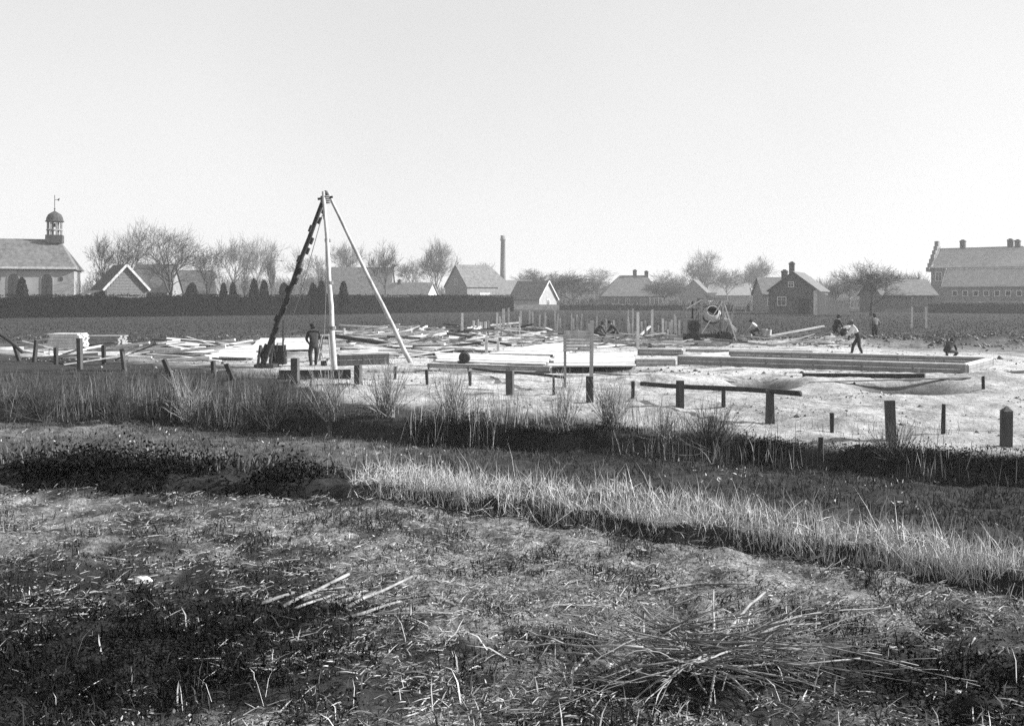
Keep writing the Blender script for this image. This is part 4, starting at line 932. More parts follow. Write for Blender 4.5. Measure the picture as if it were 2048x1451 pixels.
def pose(bend=0.0, sq=0.0, arms='down', stride=.12, headlook=0.0):
    """bend: forward lean of the trunk (rad); sq: knee bend; faces +y"""
    hz_ = .92 - .42 * sq; hy = -.12 * bend - .22 * sq
    pel = Vector((0, hy, hz_)); ax = Vector((0, math.sin(bend), math.cos(bend)))
    wa = pel + ax * .18; chx = pel + ax * .42; nk = pel + ax * .57
    hb = bend * .75 - headlook; hx = Vector((0, math.sin(hb), math.cos(hb)))
    hd = nk + hx * .13; cr = nk + hx * .25
    J = {'pelvis': (pel, (.155, .13)), 'waist': (wa, (.155, .13)), 'chest': (chx, (.17, .135)), 'neck': (nk, .06), 'head': (hd, (.078, .095)), 'crown': (cr, (.07, .085))}
    fwd = Vector((0, math.cos(bend), -math.sin(bend)))
    for s, sx in (('l', -1), ('r', 1)):
        sh = pel + ax * .49 + Vector((sx * .19, 0, 0))
        if arms == 'down': el = sh + Vector((sx * .05, .02, -.29)); wr = el + Vector((-sx * .02, .1, -.24)); ha = wr + Vector((0, .03, -.09))
        elif arms == 'reach': el = sh + Vector((sx * .03, .13, -.26)); wr = el + Vector((-sx * .08, .20, -.16)); ha = wr + Vector((-sx * .02, .06, -.07))
        elif arms == 'tool': el = sh + Vector((sx * .08, .1 + .08 * sx, -.26)); wr = el + Vector((-sx * .16, .2 - .1 * sx, -.12 + .08 * sx)); ha = wr + Vector((-sx * .04, .06, -.05))
        else: el = sh + Vector((sx * .14, -.06, -.25)); wr = el + Vector((-sx * .14, .16, -.14)); ha = wr + Vector((-sx * .06, .03, -.05))
        hi = pel + Vector((sx * .10, 0, -.06))
        st_ = stride * sx
        an = Vector((sx * .11, st_, .09)); 
        kn = (hi + an) / 2 + Vector((sx * (.02 + .12 * sq), .06 + .36 * sq, .05 * sq))
        to = an + Vector((sx * .03, .17, -.045))
        J.update({'sh' + s: (sh, .085), 'el' + s: (el, .062), 'wr' + s: (wr, .034), 'ha' + s: (ha, (.042, .022)), 'hi' + s: (hi, .108), 'kn' + s: (kn, .088), 'an' + s: (an, .068), 'to' + s: (to, (.042, .034))})
    J2 = dict(J); 
    J2['look'] = (Vector((0, math.cos(hb), -math.sin(hb))), 0)
    return J2
_person = person
def person(label, px, py, rz, J, *a, **k):
    look = J.pop('look'); Jm = dict(J)
    class D2(dict): pass
    Jd = D2(Jm); 
    return _person(label, px, py, rz, Jd, *a, **k)
R_ = math.radians
man1 = person('man in dark clothes digging under the tripod', 627, 732, R_(20), pose(.35, .1, 'tool', .14), MAT['cloth_dark'])
person('stooping man in dark clothes, leftmost of the group at the rear wall', 1672, 685, R_(-70), pose(.4, .12, 'reach', .22), MAT['cloth_dark'], MAT['cloth_dark'])
person('crouched man with light shirt back, between two stooping men', 1690, 687, R_(-60), pose(1.0, .45, 'reach', .15), MAT['cloth_light'], MAT['cloth_dark'])
person('man in light shirt stooping at the rear foundation wall', 1714, 710, R_(80), pose(.5, .05, 'reach', .22), MAT['cloth_light'], MAT['cloth_dark'], hat_m=MAT['cloth_mid'])
person('man standing upright in dark clothes beyond the stooping group', 1750, 687, R_(10), pose(.08, .0, 'akimbo', .08), MAT['cloth_mid'], MAT['cloth_dark'])
person('crouching man working low near the right end of the rear wall', 1900, 717, R_(-50), pose(1.0, 1.0, 'reach', .12), MAT['cloth_dark'], MAT['cloth_dark'], scale=.88)
person('crouching man with light shirt right of the mixer', 1508, 672, R_(60), pose(.8, .95, 'reach', .12), MAT['cloth_light'], MAT['cloth_dark'])
person('left of two dark clothed men crouching among the stakes', 1199, 680, R_(-60), pose(.9, .9, 'reach', .12), MAT['cloth_dark'])
person('right of two dark clothed men crouching among the stakes', 1226, 678, R_(70), pose(.8, .85, 'reach', .12), MAT['cloth_dark'])
# digging man's shovel
sp = thing('shovel', 'long handled shovel held by the man digging under the tripod', 'shovel', W(640, 731))
MB().tube([(.12, .2, .12), (-.18, .3, 1.25)], .018, 6).build('handle', MAT['grey_wood'], sp); MB().poly([(.0, .17, .18), (.22, .2, .2), (.26, .15, -.05), (.12, .12, -.12), (.0, .1, -.05), (.0, .19, .18), (.22, .22, .2), (.26, .17, -.05), (.12, .14, -.12), (.0, .12, -.05)], [(0, 1, 2, 3, 4), (9, 8, 7, 6, 5), (0, 5, 6, 1), (1, 6, 7, 2), (2, 7, 8, 3), (3, 8, 9, 4), (4, 9, 5, 0)]).build('blade', MAT['iron'], sp)
# buckets by the mixer
for px, py, lb in [(1529, 672, 'white bucket right of the crouching man by the mixer'), (1537, 674, 'second white bucket, nearest the pale ramp')]:
    bk = thing('bucket', lb, 'bucket', W(px, py)); MB().lathe([(.17, 0), (.22, .5), (.20, .5), (.15, .04)], 14).build('pail', MAT['white'], bk); MB().tube([(-.21, 0, .48), (-.12, 0, .62), (.12, 0, .62), (.21, 0, .48)], .012, 5).build('handle', MAT['iron'], bk)

# ------------------------------------------------------------------ fence along the site
fe = thing('wire_fence', 'old fence of dark squared posts, thin iron stakes and sagging wires', 'fence', W(1360, 812))
FO = fe.location
def fpost(px, y0, y1, w, m, name, lean=0.0, pointed=False):
    p = hit(px, y1); hgt = (y1 - y0) / F * p.y; q = p - FO
    M = MB(); a = q + Vector((0, 0, -.15)); b_ = q + Vector((lean * hgt, 0, hgt)); M.bar(a, b_, w, w, up=(.2, 1, 0), jit=.016)
    if pointed: M.poly([b_ + Vector((-w / 2, -w / 2, 0)), b_ + Vector((w / 2, -w / 2, 0)), b_ + Vector((w / 2, w / 2, 0)), b_ + Vector((-w / 2, w / 2, 0)), b_ + Vector((0, 0, .1))], [(0, 1, 4), (1, 2, 4), (2, 3, 4), (3, 0, 4)])
    M.build(name, m, fe); return q, q + Vector((lean * hgt, 0, hgt))
TH = [(160, 676, 738, .16, -.02), (250, 697, 742, .14, -.15), (590, 716, 767, .20, 0), (715, 730, 768, .20, .02), (1020, 741, 789, .20, 0), (1180, 752, 804, .19, 0), (1360, 760, 813, .19, 0), (1540, 780, 846, .19, 0), (1784, 801, 882, .19, -.05), (2012, 822, 893, .195, .02)]
tops = []
for (px, y0, y1, w, ln) in TH: tops.append(fpost(px, y0, y1, w, MAT['old_wood'], 'post', ln, px == 2012))
for (px, y0, y1) in [(790, 733, 758), (854, 740, 769), (940, 742, 771), (1108, 754, 789), (1266, 762, 796), (1447, 777, 814), (1664, 825, 865), (1885, 808, 867), (1967, 752, 778), (1641, 874, 896), (1714, 890, 908)]:
    fpost(px, y0, y1, .075 if px not in (1641, 1714) else .09, MAT['dark_wood'], 'iron_stake', random.uniform(-.03, .03))
for (px, y0, y1, ln) in [(68, 680, 722, .1), (40, 685, 722, -.35), (112, 695, 728, .0), (208, 690, 728, -.03), (345, 718, 752, -.5), (470, 728, 760, -.55), (428, 722, 750, -.1)]:
    fpost(px, y0, y1, .13, MAT['dark_wood'], 'broken_post', ln)
for f in (.45, .85):
    for (a0, a1), (b0, b1) in zip(tops[2:-1], tops[3:]):
        a = a0.lerp(a1, f); b = b0.lerp(b1, f); pts = [a.lerp(b, i / 6) - Vector((0, 0, .06 * (1 - (2 * i / 6 - 1) ** 2))) for i in range(7)]
        MB().tube(pts, .0028, 4).build('wire', MAT['iron'], fe)
# rails lying against the posts
def rail(label, pts, r, m, name='rail_pole'):
    P = [hit(px, py + 0) for px, py in pts]
    P = [atp(px, py, D) for px, py, D in pts]; c = P[0]
    return tag(MB().tube([p - c for p in P], r, 7).build(name, m, None, c, True), label, 'pole')
d1 = tops[6][0].y + FO.y; d2 = tops[7][0].y + FO.y; d0 = tops[4][0].y + FO.y
def rail3(label, a, b, Da, Db, r, m):
    P = [atp(a[0] + (b[0] - a[0]) * f, a[1] + (b[1] - a[1]) * f + 1.2 * math.sin(f * 7), Da + (Db - Da) * f) for f in np.linspace(0, 1, 7)]
    return tag(MB().tube([p - P[0] for p in P], r, 7).build('rail_pole', m, None, P[0], True), label, 'pole')
rail3('long dark pole fixed along two fence posts right of the notice board', (1283, 767), (1600, 786), 27.0, 21.6, .062, MAT['dark_wood'])
rail3('thin dark pole resting by the fence left of the notice board', (945, 737), (1128, 754), 36.5, 29.5, .045, MAT['dark_wood'])
rail3('dark pole leaning down to the right at the left edge of the photo', (-30, 645), (45, 703), 44, 43, .07, MAT['dark_wood'])
rail3('pale thin pole lying across the sand right of the notice board', (1190, 745), (1470, 762), 35.5, 33.5, .04, MAT['grey_wood'])

# ------------------------------------------------------------------ vegetation of the ditch and banks
def pts_in(N, x0, x1, y0, y1):
    return RNG.uniform(x0, x1, N), RNG.uniform(y0, y1, N)
def inview(x, y, mar=.62): return np.abs(x) < mar * y + .6
def scatter(N, y0, y1, dens, power=1.0):
    """points with screen-even spread in the view wedge, thinned by DENS(x, y)"""
    y = np.exp(RNG.uniform(math.log(y0), math.log(y1), N)) if power == 0 else RNG.uniform(y0 ** .35, y1 ** .35, N) ** (1 / .35)
    x = RNG.uniform(-.66, .66, N) * y + RNG.normal(0, .3, N)
    k = RNG.uniform(0, 1, N) < dens(x, y); x, y = x[k], y[k]
    return x, y, H(x, y)
# foreground turf
def fdark(x, y): return (1 - .95 * np.exp(-(((x + 1.05) / 0.65) ** 2 + ((y - 3.72) / 0.2) ** 2))) * _fdark(x, y)
def _fdark(x, y): return np.exp(-(((x + 1.75) / 1.0) ** 2 + ((y - 4.55) / 1.15) ** 2)) + 0.9 * np.exp(-(((x - 2.1) / 0.8) ** 2 + ((y - 4.05) / 0.5) ** 2))
x, y, z = scatter(200000, 2.6, 9.0, lambda x, y: (y < cv(EDGE, x) - .02) * np.clip(.5 - 1.2 * fbm(x, y, 2.0, 3, 101) + 1.3 * fbm(x, y, 6.0, 2, 102) + .4 * fdark(x, y), .05, 1))
N = len(x); dk = fdark(x, y)
tag(blades('grass', np.stack([x, y, z - .005], 1), dirs(N, .75), RNG.gamma(3.5, .009, N) * (1 + .5 * dk) * np.clip(1 + 2.2 * fbm(x, y, 5.0, 2, 103), .4, 2.6), RNG.uniform(.003, .007, N), MAT['grass'], np.clip(RNG.beta(1.6, 2.5, N) - .7 * dk, 0, 1), .3), 'short trampled grass on the near bank', kind='stuff')
# straw and dead stalks strewn flat
x, y, z = scatter(120000, 2.6, 9.0, lambda x, y: (y < cv(EDGE, x) - .05) * np.clip(.42 + 1.5 * fbm(x, y, 1.6, 3, 105) + 1.6 * fbm(x, y, 6.0, 2, 106) + .35 * sstep(-1.2, .3, x) * sstep(4.4, 5.0, y) - .8 * fdark(x, y), .02, 1))
N = len(x); le = RNG.uniform(1.15, 1.6, N)
tag(blades('straw_litter', np.stack([x, y, z + .012], 1), dirs(N, le), RNG.gamma(2.0, .017, N), RNG.uniform(.0025, .006, N), MAT['dry'], RNG.beta(1.2, 2.4, N), .08), 'dry straw strewn over the near bank', kind='stuff')
x, y, z = scatter(52000, 2.6, 9.0, lambda x, y: (y < cv(EDGE, x) - .03) * np.clip(.35 + 1.2 * fbm(x, y, 1.4, 3, 107) + 1.5 * fbm(x, y, 6.0, 2, 108) + .35 * sstep(-1.2, .3, x) * sstep(4.4, 5.0, y) - .9 * fdark(x, y), .0, 1)); N = len(x)
tag(leaf_cloud(np.stack([x, y, z + RNG.exponential(.010, N)], 1), np.full(N, .010), MAT['dry'], 'dead_leaves', None, RNG.beta(1.1, 3.2, N)), 'withered leaf litter on the near bank', kind='stuff')
x = RNG.uniform(-6, -1.35, 42000); y = cv(EDGE, x) + RNG.normal(.28, .22, 42000); k = RNG.uniform(0, 1, 42000) < np.clip(.55 + 1.6 * fbm(x, y, 1.3, 3, 191), .0, 1) * (1 - sstep(-2.3, -1.4, x)); x, y = x[k], y[k]; N = len(x)
tag(leaf_cloud(np.stack([x, y, H(x, y) + RNG.exponential(.05, N)], 1), np.full(N, .018), MAT['leaf_dark'], 'ground_cover', None, RNG.beta(.6, 2, N)), 'black leafy growth added to darken the hollow along the left bank edge', kind='stuff')  # leaves added so that the hollow reads as dark
# upright pale stalks near the camera
x, y, z = scatter(620, 2.9, 5.0, lambda x, y: np.clip(.45 + 1.6 * fbm(x, y, 1.4, 2, 111) + .2 * (y < 4), 0, 1))
N = len(x)
tag(blades('dry_stalks', np.stack([x, y, z], 1), dirs(N, .5), RNG.uniform(.05, .17, N), RNG.uniform(.004, .008, N), MAT['dry'], RNG.uniform(.5, 1, N), .25), 'broken dry stalks standing in the near grass', kind='stuff')
# dark leafy ground cover at lower left
x, y, z = scatter(170000, 2.6, 7.0, lambda x, y: np.clip(fdark(x, y) * .8 - .12 + .3 * fbm(x, y, 3, 2, 121) + sum(.8 * np.exp(-((x - a) ** 2 + (y - b) ** 2) / (c * c)) for a, b, c in HOLES), 0, 1))
N = len(x)
leafP = np.stack([x, y, z + RNG.exponential(.04, N) * (.6 + 1.5 * np.clip(fbm(x, y, 4, 2, 125), -.3, 1))], 1)
tag(leaf_cloud(leafP, np.full(N, .010), MAT['leaf_dark'], 'ground_cover', None, RNG.beta(.6, 1.6, N)), 'dark leafy ground cover', kind='stuff')
# reeds along the near bank edge
def reed_d(x, y):
    e = cv(EDGE, x); b = y - e
    b = b + .12 * fbm(x, y, 3.0, 2, 133)
    return (b > .0) * (b < 1.3) * np.clip(1.05 - .9 * b, .06, 1) * sstep(-1.45, -.3, x) * np.clip(.5 + 1.9 * fbm(x, y, 1.6, 3, 131), .06, 1)
x = RNG.uniform(-1.9, 6.0, 46000); y = cv(EDGE, x) + RNG.exponential(.24, 46000) - .10; k = RNG.uniform(0, 1, 46000) < reed_d(x, y); x, y = x[k], y[k]; z = H(x, y); N = len(x)
hgt = (RNG.gamma(2.0, .019, N) + RNG.uniform(.06, .22, N) * (RNG.uniform(0, 1, N) < .10)) * (1 + 1.2 * fbm(x, y, 1.1, 3, 135)) * sstep(-2.1, -.6, x) + .03
tag(blades('reeds', np.stack([x, y, z], 1), dirs(N, .38), hgt, RNG.uniform(.0016, .004, N), MAT['reed'], RNG.beta(1.3, 1.8, N), .14), 'pale dry reeds along the ditch edge', kind='stuff')
x = RNG.uniform(-1.3, 6.0, 12000); y = cv(EDGE, x) + RNG.uniform(-.10, .9, 12000); z = H(x, y); N = len(x)
tag(blades('reed_litter', np.stack([x, y, z + .02], 1), dirs(N, 1.0), RNG.gamma(3, .032, N), RNG.uniform(.002, .005, N), MAT['reed'], RNG.beta(1.5, 2, N), .1), 'fallen reed stems at the ditch edge', kind='stuff')
# ditch floor meadow
x, y, z = scatter(140000, 7.4, 27, lambda x, y: ((y > cv(EDGE, x) + np.where(x < -1.2, .35, 1.2)) & (y < cv(BASE, x) + .1)) * np.clip(.6 + 1.2 * fbm(x, y, .9, 3, 141), .1, 1) * (1 - .8 * np.exp(-((x + 6.8) / 3.2) ** 4) * np.exp(-((y - cv(HOL, x) + .3) / .6) ** 2)))
N = len(x); lf = (1 - sstep(-3, 2, x))
tag(blades('meadow_grass', np.stack([x, y, z], 1), dirs(N, .55), RNG.gamma(4, .022, N), RNG.uniform(.008, .018, N), MAT['weed'], np.clip(RNG.beta(1.3, 3.2, N) + .22 * lf, 0, 1), .2), 'dark rough grass on the ditch floor', kind='stuff')
x, y, z = scatter(9000, 9, 24, lambda x, y: ((y > cv(EDGE, x) + 1.4) & (y < cv(BASE, x))) * np.clip(.3 + 1.5 * fbm(x, y, .8, 3, 146), 0, 1))
N = len(x)
tag(blades('dead_leaves', np.stack([x, y, z + .03], 1), dirs(N, 1.2), RNG.uniform(.03, .09, N), RNG.uniform(.015, .03, N), MAT['reed'], RNG.beta(1.2, 3, N), .1), 'pale dead leaves in the rough grass', kind='stuff')
# tall weeds on the far bank
def bank_d(x, y):
    b = cv(BASE, x); t = cv(TOP, x)
    left = 1 - sstep(-5.5, -2.5, x)
    return ((y > b - .3) & (y < t + .5 + 3.0 * left)) * np.clip(.5 + 1.5 * fbm(x, y, .7, 3, 151), .06, 1) * np.clip(1 - sstep(b + .9, t + .8, y) * (1 - .75 * left), .04, 1)
x, y, z = scatter(130000, 15, 37, bank_d); N = len(x)
lf = 1 - sstep(-5.5, -2.0, x)
tag(blades('bank_weeds', np.stack([x, y, z], 1), dirs(N, .3), RNG.gamma(3.0, .042, N) * (.8 + .7 * lf) * (1 + .9 * fbm(x, y, .5, 2, 155)), RNG.uniform(.008, .018, N), MAT['weed'], np.clip(RNG.beta(1.2, 3.0, N) + .1 * lf, 0, 1), .2), 'tall dead weeds on the far ditch bank', kind='stuff')
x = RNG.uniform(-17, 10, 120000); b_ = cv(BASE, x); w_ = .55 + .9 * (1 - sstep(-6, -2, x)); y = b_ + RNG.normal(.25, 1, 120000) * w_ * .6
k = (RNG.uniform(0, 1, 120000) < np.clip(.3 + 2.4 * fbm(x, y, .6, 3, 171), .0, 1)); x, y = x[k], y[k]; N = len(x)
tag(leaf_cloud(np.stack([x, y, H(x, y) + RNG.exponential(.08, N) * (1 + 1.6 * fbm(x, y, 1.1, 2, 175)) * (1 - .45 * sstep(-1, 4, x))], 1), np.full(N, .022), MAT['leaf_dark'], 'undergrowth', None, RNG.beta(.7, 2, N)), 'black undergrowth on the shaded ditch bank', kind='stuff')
x = RNG.uniform(-18, 11, 9000); y = cv(BASE, x) + RNG.uniform(-.5, 2.6, 9000); k = RNG.uniform(0, 1, 9000) < np.clip(.2 + 2.2 * fbm(x, y * .5, .8, 3, 201), .0, 1) * (y < cv(TOP, x) + .6); x, y = x[k], y[k]; N = len(x)
tag(blades('bank_reeds', np.stack([x, y, H(x, y)], 1), dirs(N, .2), RNG.uniform(.25, .85, N) * (.7 + .9 * np.clip(fbm(x, y, .5, 2, 205) + .3, 0, 1)), RNG.uniform(.006, .013, N), MAT['dry'], RNG.uniform(.0, .8, N) * (.25 + .75 * sstep(-5, -1, x)), .15), 'wispy pale reeds standing on the far ditch bank', kind='stuff')
# sparse dry grass on the sand by the fence
x, y, z = scatter(14000, 17, 36, lambda x, y: (y > cv(TOP, x) - .2) * (y < cv(TOP, x) + 5) * np.clip(.25 + 1.3 * fbm(x, y, .6, 3, 161), 0, 1) * sstep(-9, -4, x)); N = len(x)
tag(blades('sand_grass', np.stack([x, y, z], 1), dirs(N, .3), RNG.gamma(3, .055, N), RNG.uniform(.006, .012, N), MAT['dry'], RNG.beta(1.2, 2.5, N), .2), 'thin dry grass on the sand around the fence', kind='stuff')
def clods(name, x, y, size, m):
    N = len(x); z = H(x, y); d = RNG.normal(size=(N, 6, 3)) * .25; base = np.array([[1, 0, 0], [-1, 0, 0], [0, 1, 0], [0, -1, 0], [0, 0, .8], [0, 0, -.5]])
    V = (base[None] + d) * size[:, None, None] + np.stack([x, y, z + size * .1], 1)[:, None, :]
    T = np.array([[0, 2, 4], [2, 1, 4], [1, 3, 4], [3, 0, 4], [2, 0, 5], [1, 2, 5], [3, 1, 5], [0, 3, 5]])
    Fc = ((np.arange(N) * 6)[:, None, None] + T[None]).reshape(-1)
    return tag(link(name, mesh_np(name, V.reshape(-1, 3), Fc, np.full(N * 8, 3), m, np.repeat(RNG.uniform(0, 1, N), 6))), kind='stuff')
MAT['clod'] = blade_material('earth_clod', 0.04, 0.26, .95)
x, y, z = scatter(26000, 17.5, 50, lambda x, y: (y > cv(TOP, x) - .1) * np.clip(.15 + 1.3 * fbm(x, y, .5, 3, 181), .02, 1) * sstep(-12, -5, x)); clods('earth_clods', x, y, RNG.gamma(2, .009, len(x)) + .006, MAT['clod'])
x = RNG.uniform(16, 40, 2600); y = 59 + RNG.normal(0, 2.6, 2600); k = x < y * .56; clods('rubble', x[k], y[k], RNG.gamma(2, .022, k.sum()) + .02, MAT['clod'])
x, y, z = scatter(9000, 36, 72, lambda x, y: np.clip(.1 + 1.4 * fbm(x, y, .25, 3, 185), 0, 1)); clods('rubble', x, y, RNG.gamma(2, .018, len(x)) + .015, MAT['clod'])
# field grass beyond the site, coarse
x, y, z = scatter(80000, 58, 185, lambda x, y: (y > cv(SAND_BACK, x)) * 1.0); N = len(x)
tag(blades('field_grass', np.stack([x, y, z], 1), dirs(N, .5), RNG.uniform(.05, .16, N), RNG.uniform(.03, .07, N), MAT['grass'], RNG.beta(1.6, 2.5, N), .2), 'rough field grass beyond the building site', kind='stuff')

# leafless willow shrubs on the far bank
def shrub(px, py, hpx, label, n=60, spread=.55, seed=0, mat='bark_pale', stump=True):
    mat = 'willow' if mat == 'bark_pale' else mat; n = int(n * 1.5); hpx *= 1.12
    R = random.Random(seed + px); p = hit(px, py); k = p.y / F; hgt = hpx * k
    t = thing('willow_shrub', label, 'shrub', p, 0, 'leafless shrubs on the ditch bank'); S = []
    for i in range(n):
        a = R.uniform(0, 6.283); l = abs(R.gauss(0, spread)); d = Vector((math.cos(a) * math.sin(l), math.sin(a) * math.sin(l), math.cos(l))); q = Vector((R.gauss(0, .09), R.gauss(0, .07), .02)); L = hgt * R.uniform(.5, 1.08); r = R.uniform(.006, .012)
        for s in range(4):
            d2 = (d + Vector((R.uniform(-.15, .15), R.uniform(-.15, .15), .08))).normalized(); q2 = q + d2 * L / 4
            S.append((q.x, q.y, q.z, q2.x, q2.y, q2.z, r * (1 - .2 * s), r * (.8 - .2 * s)))
            if s in (1, 2) and R.random() < .7:
                d3 = (d2 + Vector((R.uniform(-.6, .6), R.uniform(-.6, .6), .1))).normalized(); q3 = q2 + d3 * L * .3; S.append((q2.x, q2.y, q2.z, q3.x, q3.y, q3.z, r * .5, r * .25))
            q = q2; d = d2
    v, f, z = tubes_np(S, 3); link('stems', mesh_np('stems', v, f, z, MAT[mat]), t)
    if stump: MB().tube([(0, 0, -.1), (.01, 0, .1), (.02, .01, .2)], [.09, .11, .07], 8).build('stump', MAT['bark'], t)
for i, a in enumerate([(1222, 852, 92, 'fan shaped shrub with clear stems in front of the sand, below the notice board'), (772, 836, 110, 'bushy shrub on the bank below the second thick post'), (905, 838, 92, 'shrub between the two bank hollows, left of the clear fan shrub'), (540, 862, 120, 'tall dark shrub on the bank below the tripod'), (1425, 906, 95, 'low spreading shrub at the dark bank, below the long pole'),
        (662, 846, 100, 'thin shrub between the tall dark shrub and the bushy one'), (1125, 866, 110, 'wispy shrub below the notice board posts'), (372, 846, 90, 'wispy shrub on the left bank below the leaning posts'), (232, 848, 95, 'dark shrub on the left bank below the board stacks'), (80, 842, 90, 'leftmost shrub on the bank'), (1330, 880, 70, 'small shrub right of the clear fan shrub'), (1790, 925, 70, 'low shrub on the bank below the leaning thick post')]):
    shrub(*a, n=[70, 80, 60, 100, 90, 45, 45, 50, 90, 70, 40, 60][i], spread=[.5, .55, .55, .5, .8, .4, .35, .5, .6, .6, .5, .8][i], mat=['bark_pale', 'bark_pale', 'bark_pale', 'bark', 'bark', 'bark_pale', 'bark_pale', 'bark_pale', 'bark', 'bark', 'bark_pale', 'bark'][i], stump=i in (0, 1, 3))

# ------------------------------------------------------------------ foreground sticks
def stick(pts, r, m, label=None, cat='stick', group=None, parent=None, name='stick', taper=.7, lift=.012, n=6):
    P = [hit(q[0], q[1]) + Vector((0, 0, lift + (q[2] if len(q) > 2 else 0))) for q in pts]
    if len(P) == 2: P = [P[0].lerp(P[1], f) + Vector((0, 0, random.uniform(-.003, .003))) for f in (0, .25, .5, .75, 1)]
    # keep resting above the ground between ends
    P2 = []
    for p in P: P2.append(Vector((p.x, p.y, max(p.z, hz(p.x, p.y) + r * .8))))
    rr = [r * (1 - (1 - taper) * i / (len(P2) - 1)) * random.uniform(.92, 1.08) for i in range(len(P2))]
    c = P2[0]; o = MB().tube([p - c for p in P2], rr, n).build(name, m, parent, c, True)
    if label: tag(o, label, cat, group)
    return o
SP = MAT['split']
for i, (a, b, r, lb) in enumerate([((520, 1212), (588, 1190), .013, 'darkest split stick at the left tip of the stick bundle'), ((566, 1218), (698, 1165, .04), .014, 'longest split stick, pointing up right from the bundle left half'), ((590, 1221), (668, 1192), .010, 'thin split stick beneath the longest one'), ((605, 1206), (640, 1195), .016, 'broad pale chip in the bundle left half'),
        ((630, 1214), (735, 1184), .012, 'split stick at the middle top of the bundle'), ((645, 1219), (720, 1196), .016, 'stout pale billet at the bundle middle'), ((655, 1222), (745, 1190), .009, 'thin lath leaning on the stout billet'), ((690, 1222), (825, 1172, .04), .012, 'split stick with dark end pointing up right on the bundle right half'),
        ((702, 1238), (800, 1208), .012, 'split stick at the lower edge of the bundle'), ((728, 1240), (798, 1222), .009, 'thin stick below the bundle lower edge'), ((740, 1234), (905, 1232), .009, 'level stick reaching right from the bundle'), ((600, 1190), (690, 1178), .008, 'thin stick lying behind the longest one'), ((760, 1205), (880, 1192), .007, 'thin twig beyond the bundle right half')]):
    stick([a, b], r * .85, SP if i % 3 else MAT['branch'], lb, 'stick', 'split sticks bundled in the foreground')
stick([(1280, 1190), (1340, 1179), (1395, 1172), (1450, 1171), (1505, 1171)], .008, SP, 'long bare pale stick lying alone beyond the brush pile', 'stick')
stick([(1070, 1228), (1112, 1214), (1180, 1215), (1218, 1203)], .006, SP, 'crooked pale twig lying left of the long bare stick', 'stick')
stick([(1600, 1216), (1640, 1219), (1660, 1207)], .005, SP, 'bent pale twig right of the long bare stick', 'stick')
stick([(1835, 1200), (1862, 1187)], .005, SP, 'short curved pale twig near the bank edge at right', 'stick')
stick([(1735, 1306), (1748, 1296), (1775, 1302), (1792, 1298)], .006, SP, 'hooked pale twig right of the brush pile', 'stick')
stick([(1740, 1288), (1700, 1288)], .005, SP, 'straight short twig above the hooked twig', 'stick')
stick([(360, 1120), (420, 1106)], .005, SP, 'short pale twig left of the stick bundle, far side', 'stick')
stick([(1935, 1300), (1950, 1280)], .006, SP, 'short thick twig at the right edge of the near bank', 'stick')
stick([(200, 1118), (250, 1122)], .007, SP, 'pale chip of wood on the grass left of the white stone', 'stick')
stick([(935, 1200), (952, 1195), (968, 1172)], .006, SP, 'forked twig standing up in the grass right of the bundle', 'stick')
# brush pile
bp = thing('brush_pile', 'sprawling pile of cut bare branches in the lower right foreground', 'brush pile', hit(1385, 1345)); BO = bp.location
RB = random.Random(5)
for i in range(150):
    if i < 68: az = RB.gauss(.12, .38)
    elif i < 98: az = RB.gauss(2.55, .35)
    elif i < 118: az = RB.gauss(3.6, .4)
    else: az = RB.uniform(0, 6.283)
    L = RB.uniform(.25, .95) if i < 135 else RB.uniform(.15, .45)
    L *= 1.0 if abs(az) < 1 else .75
    s0 = Vector((RB.gauss(0, .13), RB.gauss(0, .07), 0)); el = abs(RB.gauss(.05, .16)); zz = RB.uniform(.01, .20) * (1 - i / 400)
    r = RB.choice([.005, .006, .008]) if i % 9 == 0 else RB.uniform(.0025, .005); pts = []; q = s0 + Vector((0, 0, zz)); d = Vector((math.cos(az) * math.cos(el), math.sin(az) * math.cos(el), math.sin(el)))
    n = 7
    for j in range(n + 1):
        g = hz(BO.x + q.x, BO.y + q.y) - BO.z; pts.append(Vector((q.x, q.y, max(q.z, g + r)))); d = (d + Vector((RB.uniform(-.22, .22), RB.uniform(-.22, .22), RB.uniform(-.14, .11)))).normalized(); q = q + d * L / n
    m = MB(); m.tube(pts, [r * (1 - .75 * j / n) for j in range(n + 1)], 5)
    for _ in range(RB.choice([1, 2, 3, 4])):
        j = RB.randint(2, n - 1); dd = (pts[j + 1 if j < n else j] - pts[j - 1]).normalized(); dd = (dd + Vector((RB.uniform(-.8, .8), RB.uniform(-.8, .8), RB.uniform(-.1, .6)))).normalized(); l2 = L * RB.uniform(.12, .3)
        m.tube([pts[j], pts[j] + dd * l2 * .5, pts[j] + dd * l2 + Vector((0, 0, -.01))], [r * .5, r * .4, r * .2], 4)
    m.build('branch', SP if i % 9 == 0 else MAT['branch'], bp, None, True)
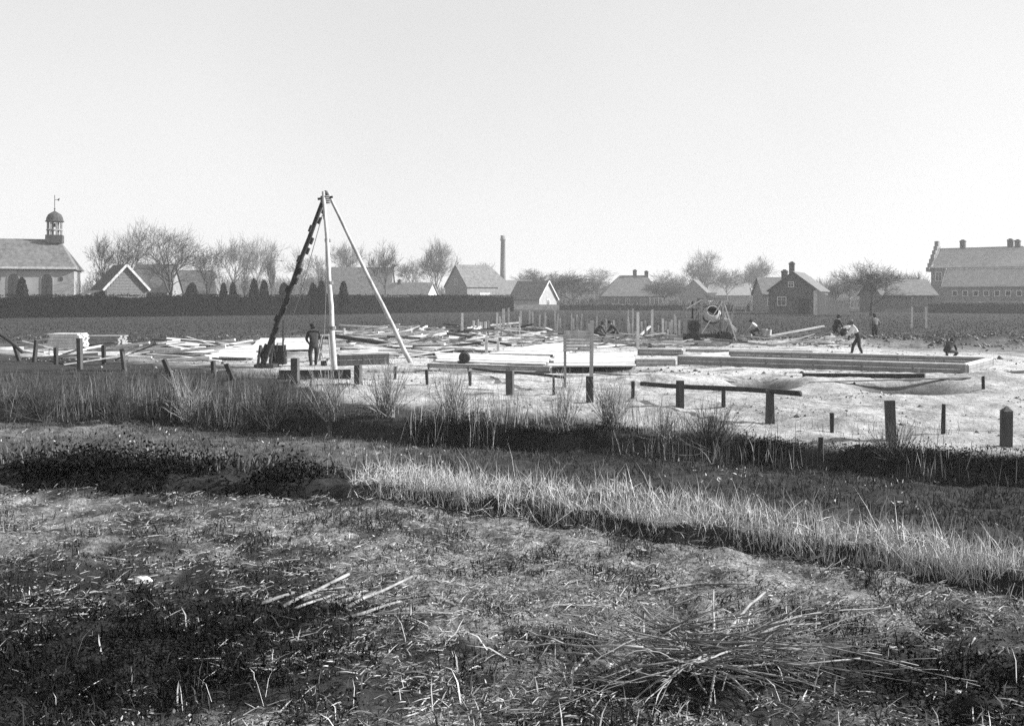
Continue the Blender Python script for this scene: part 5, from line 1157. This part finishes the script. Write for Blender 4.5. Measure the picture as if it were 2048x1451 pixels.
for pl, r in [([(1283, 1280, .16), (1335, 1318, .12), (1385, 1355, .06), (1412, 1395, .02)], .009), ([(1330, 1300, .13), (1372, 1335, .08), (1408, 1378, .02)], .008), ([(1286, 1284, .15), (1282, 1335, .03)], .008), ([(1424, 1318, .02), (1428, 1280, .08), (1427, 1236, .14)], .008),
        ([(1405, 1350, .02), (1450, 1305, .08), (1500, 1258, .12), (1530, 1232, .12)], .010), ([(1420, 1350, .02), (1470, 1325, .06), (1560, 1292, .1), (1640, 1280, .08)], .008), ([(1238, 1352, .05), (1285, 1342, .08), (1335, 1334, .08)], .010), ([(1185, 1327, .04), (1120, 1312, .02)], .007), ([(1140, 1350, .0), (1178, 1328, .05)], .006),
        ([(1440, 1362, .04), (1475, 1375, .02), (1512, 1402, .0)], .006), ([(1430, 1370, .06), (1422, 1400, .03), (1412, 1434, .0)], .007), ([(1312, 1362, .03), (1342, 1332, .08)], .008), ([(1500, 1274, .12), (1487, 1302, .06)], .007), ([(1378, 1330, .05), (1398, 1320, .06), (1397, 1308, .08)], .009), ([(1390, 1352, .06), (1480, 1362, .06), (1600, 1352, .05), (1720, 1330, .03)], .006), ([(1375, 1360, .08), (1520, 1370, .05), (1640, 1385, .02)], .006)]:
    P = [hit(q[0], q[1]) + Vector((0, 0, q[2])) - BO for q in pl]; Q = [P[0]]
    for a_, b_ in zip(P[:-1], P[1:]): Q += [a_.lerp(b_, .5) + Vector((random.uniform(-.008, .008),) * 3), b_]
    MB().tube(Q, [r * (1 - .45 * i / (len(Q) - 1)) for i in range(len(Q))], 6).build('branch', SP, bp, None, True)
# stones
def rock(px, py, s, label):
    p = hit(px, py); R = random.Random(px); m = MB(); prof = []
    P = []; Fc = []; nu, nv = 10, 6
    for iv in range(nv + 1):
        for iu in range(nu):
            t = iv / nv * math.pi; a = iu / nu * 6.283; rr = s * (1 + R.uniform(-.14, .14)); P.append((rr * 1.3 * math.sin(t) * math.cos(a), rr * .8 * math.sin(t) * math.sin(a), rr * .6 * math.cos(t)))
    for iv in range(nv):
        for iu in range(nu): Fc.append((iv * nu + iu, iv * nu + nu + iu, iv * nu + nu + (iu + 1) % nu, iv * nu + (iu + 1) % nu))
    m.poly(P, Fc); tag(m.build('stone', MAT['stone'], None, p + Vector((0, 0, s * .3))), label, 'stone')
rock(284, 1166, .045, 'white stone lying on the dark grass at left'); rock(1916, 1384, .012, 'tiny white pebble in the dark ground at lower right'); rock(1222, 1332, .018, 'pale pebble at the left side of the brush pile')

# ------------------------------------------------------------------ haze
hb = MB().box((0, 760, 15.5), (3900, 1620, 34.0))
hm_ = bpy.data.materials.new('haze'); hm_.use_nodes = True; tn = hm_.node_tree; tn.nodes.clear()
pv = tn.nodes.new('ShaderNodeVolumePrincipled'); mo = tn.nodes.new('ShaderNodeOutputMaterial'); pv.inputs['Color'].default_value = (.9, .9, .9, 1); pv.inputs['Density'].default_value = 0.00055; pv.inputs['Anisotropy'].default_value = 0.1
tn.links.new(pv.outputs[0], mo.inputs['Volume'])
tag(hb.build('haze', hm_), kind='stuff')
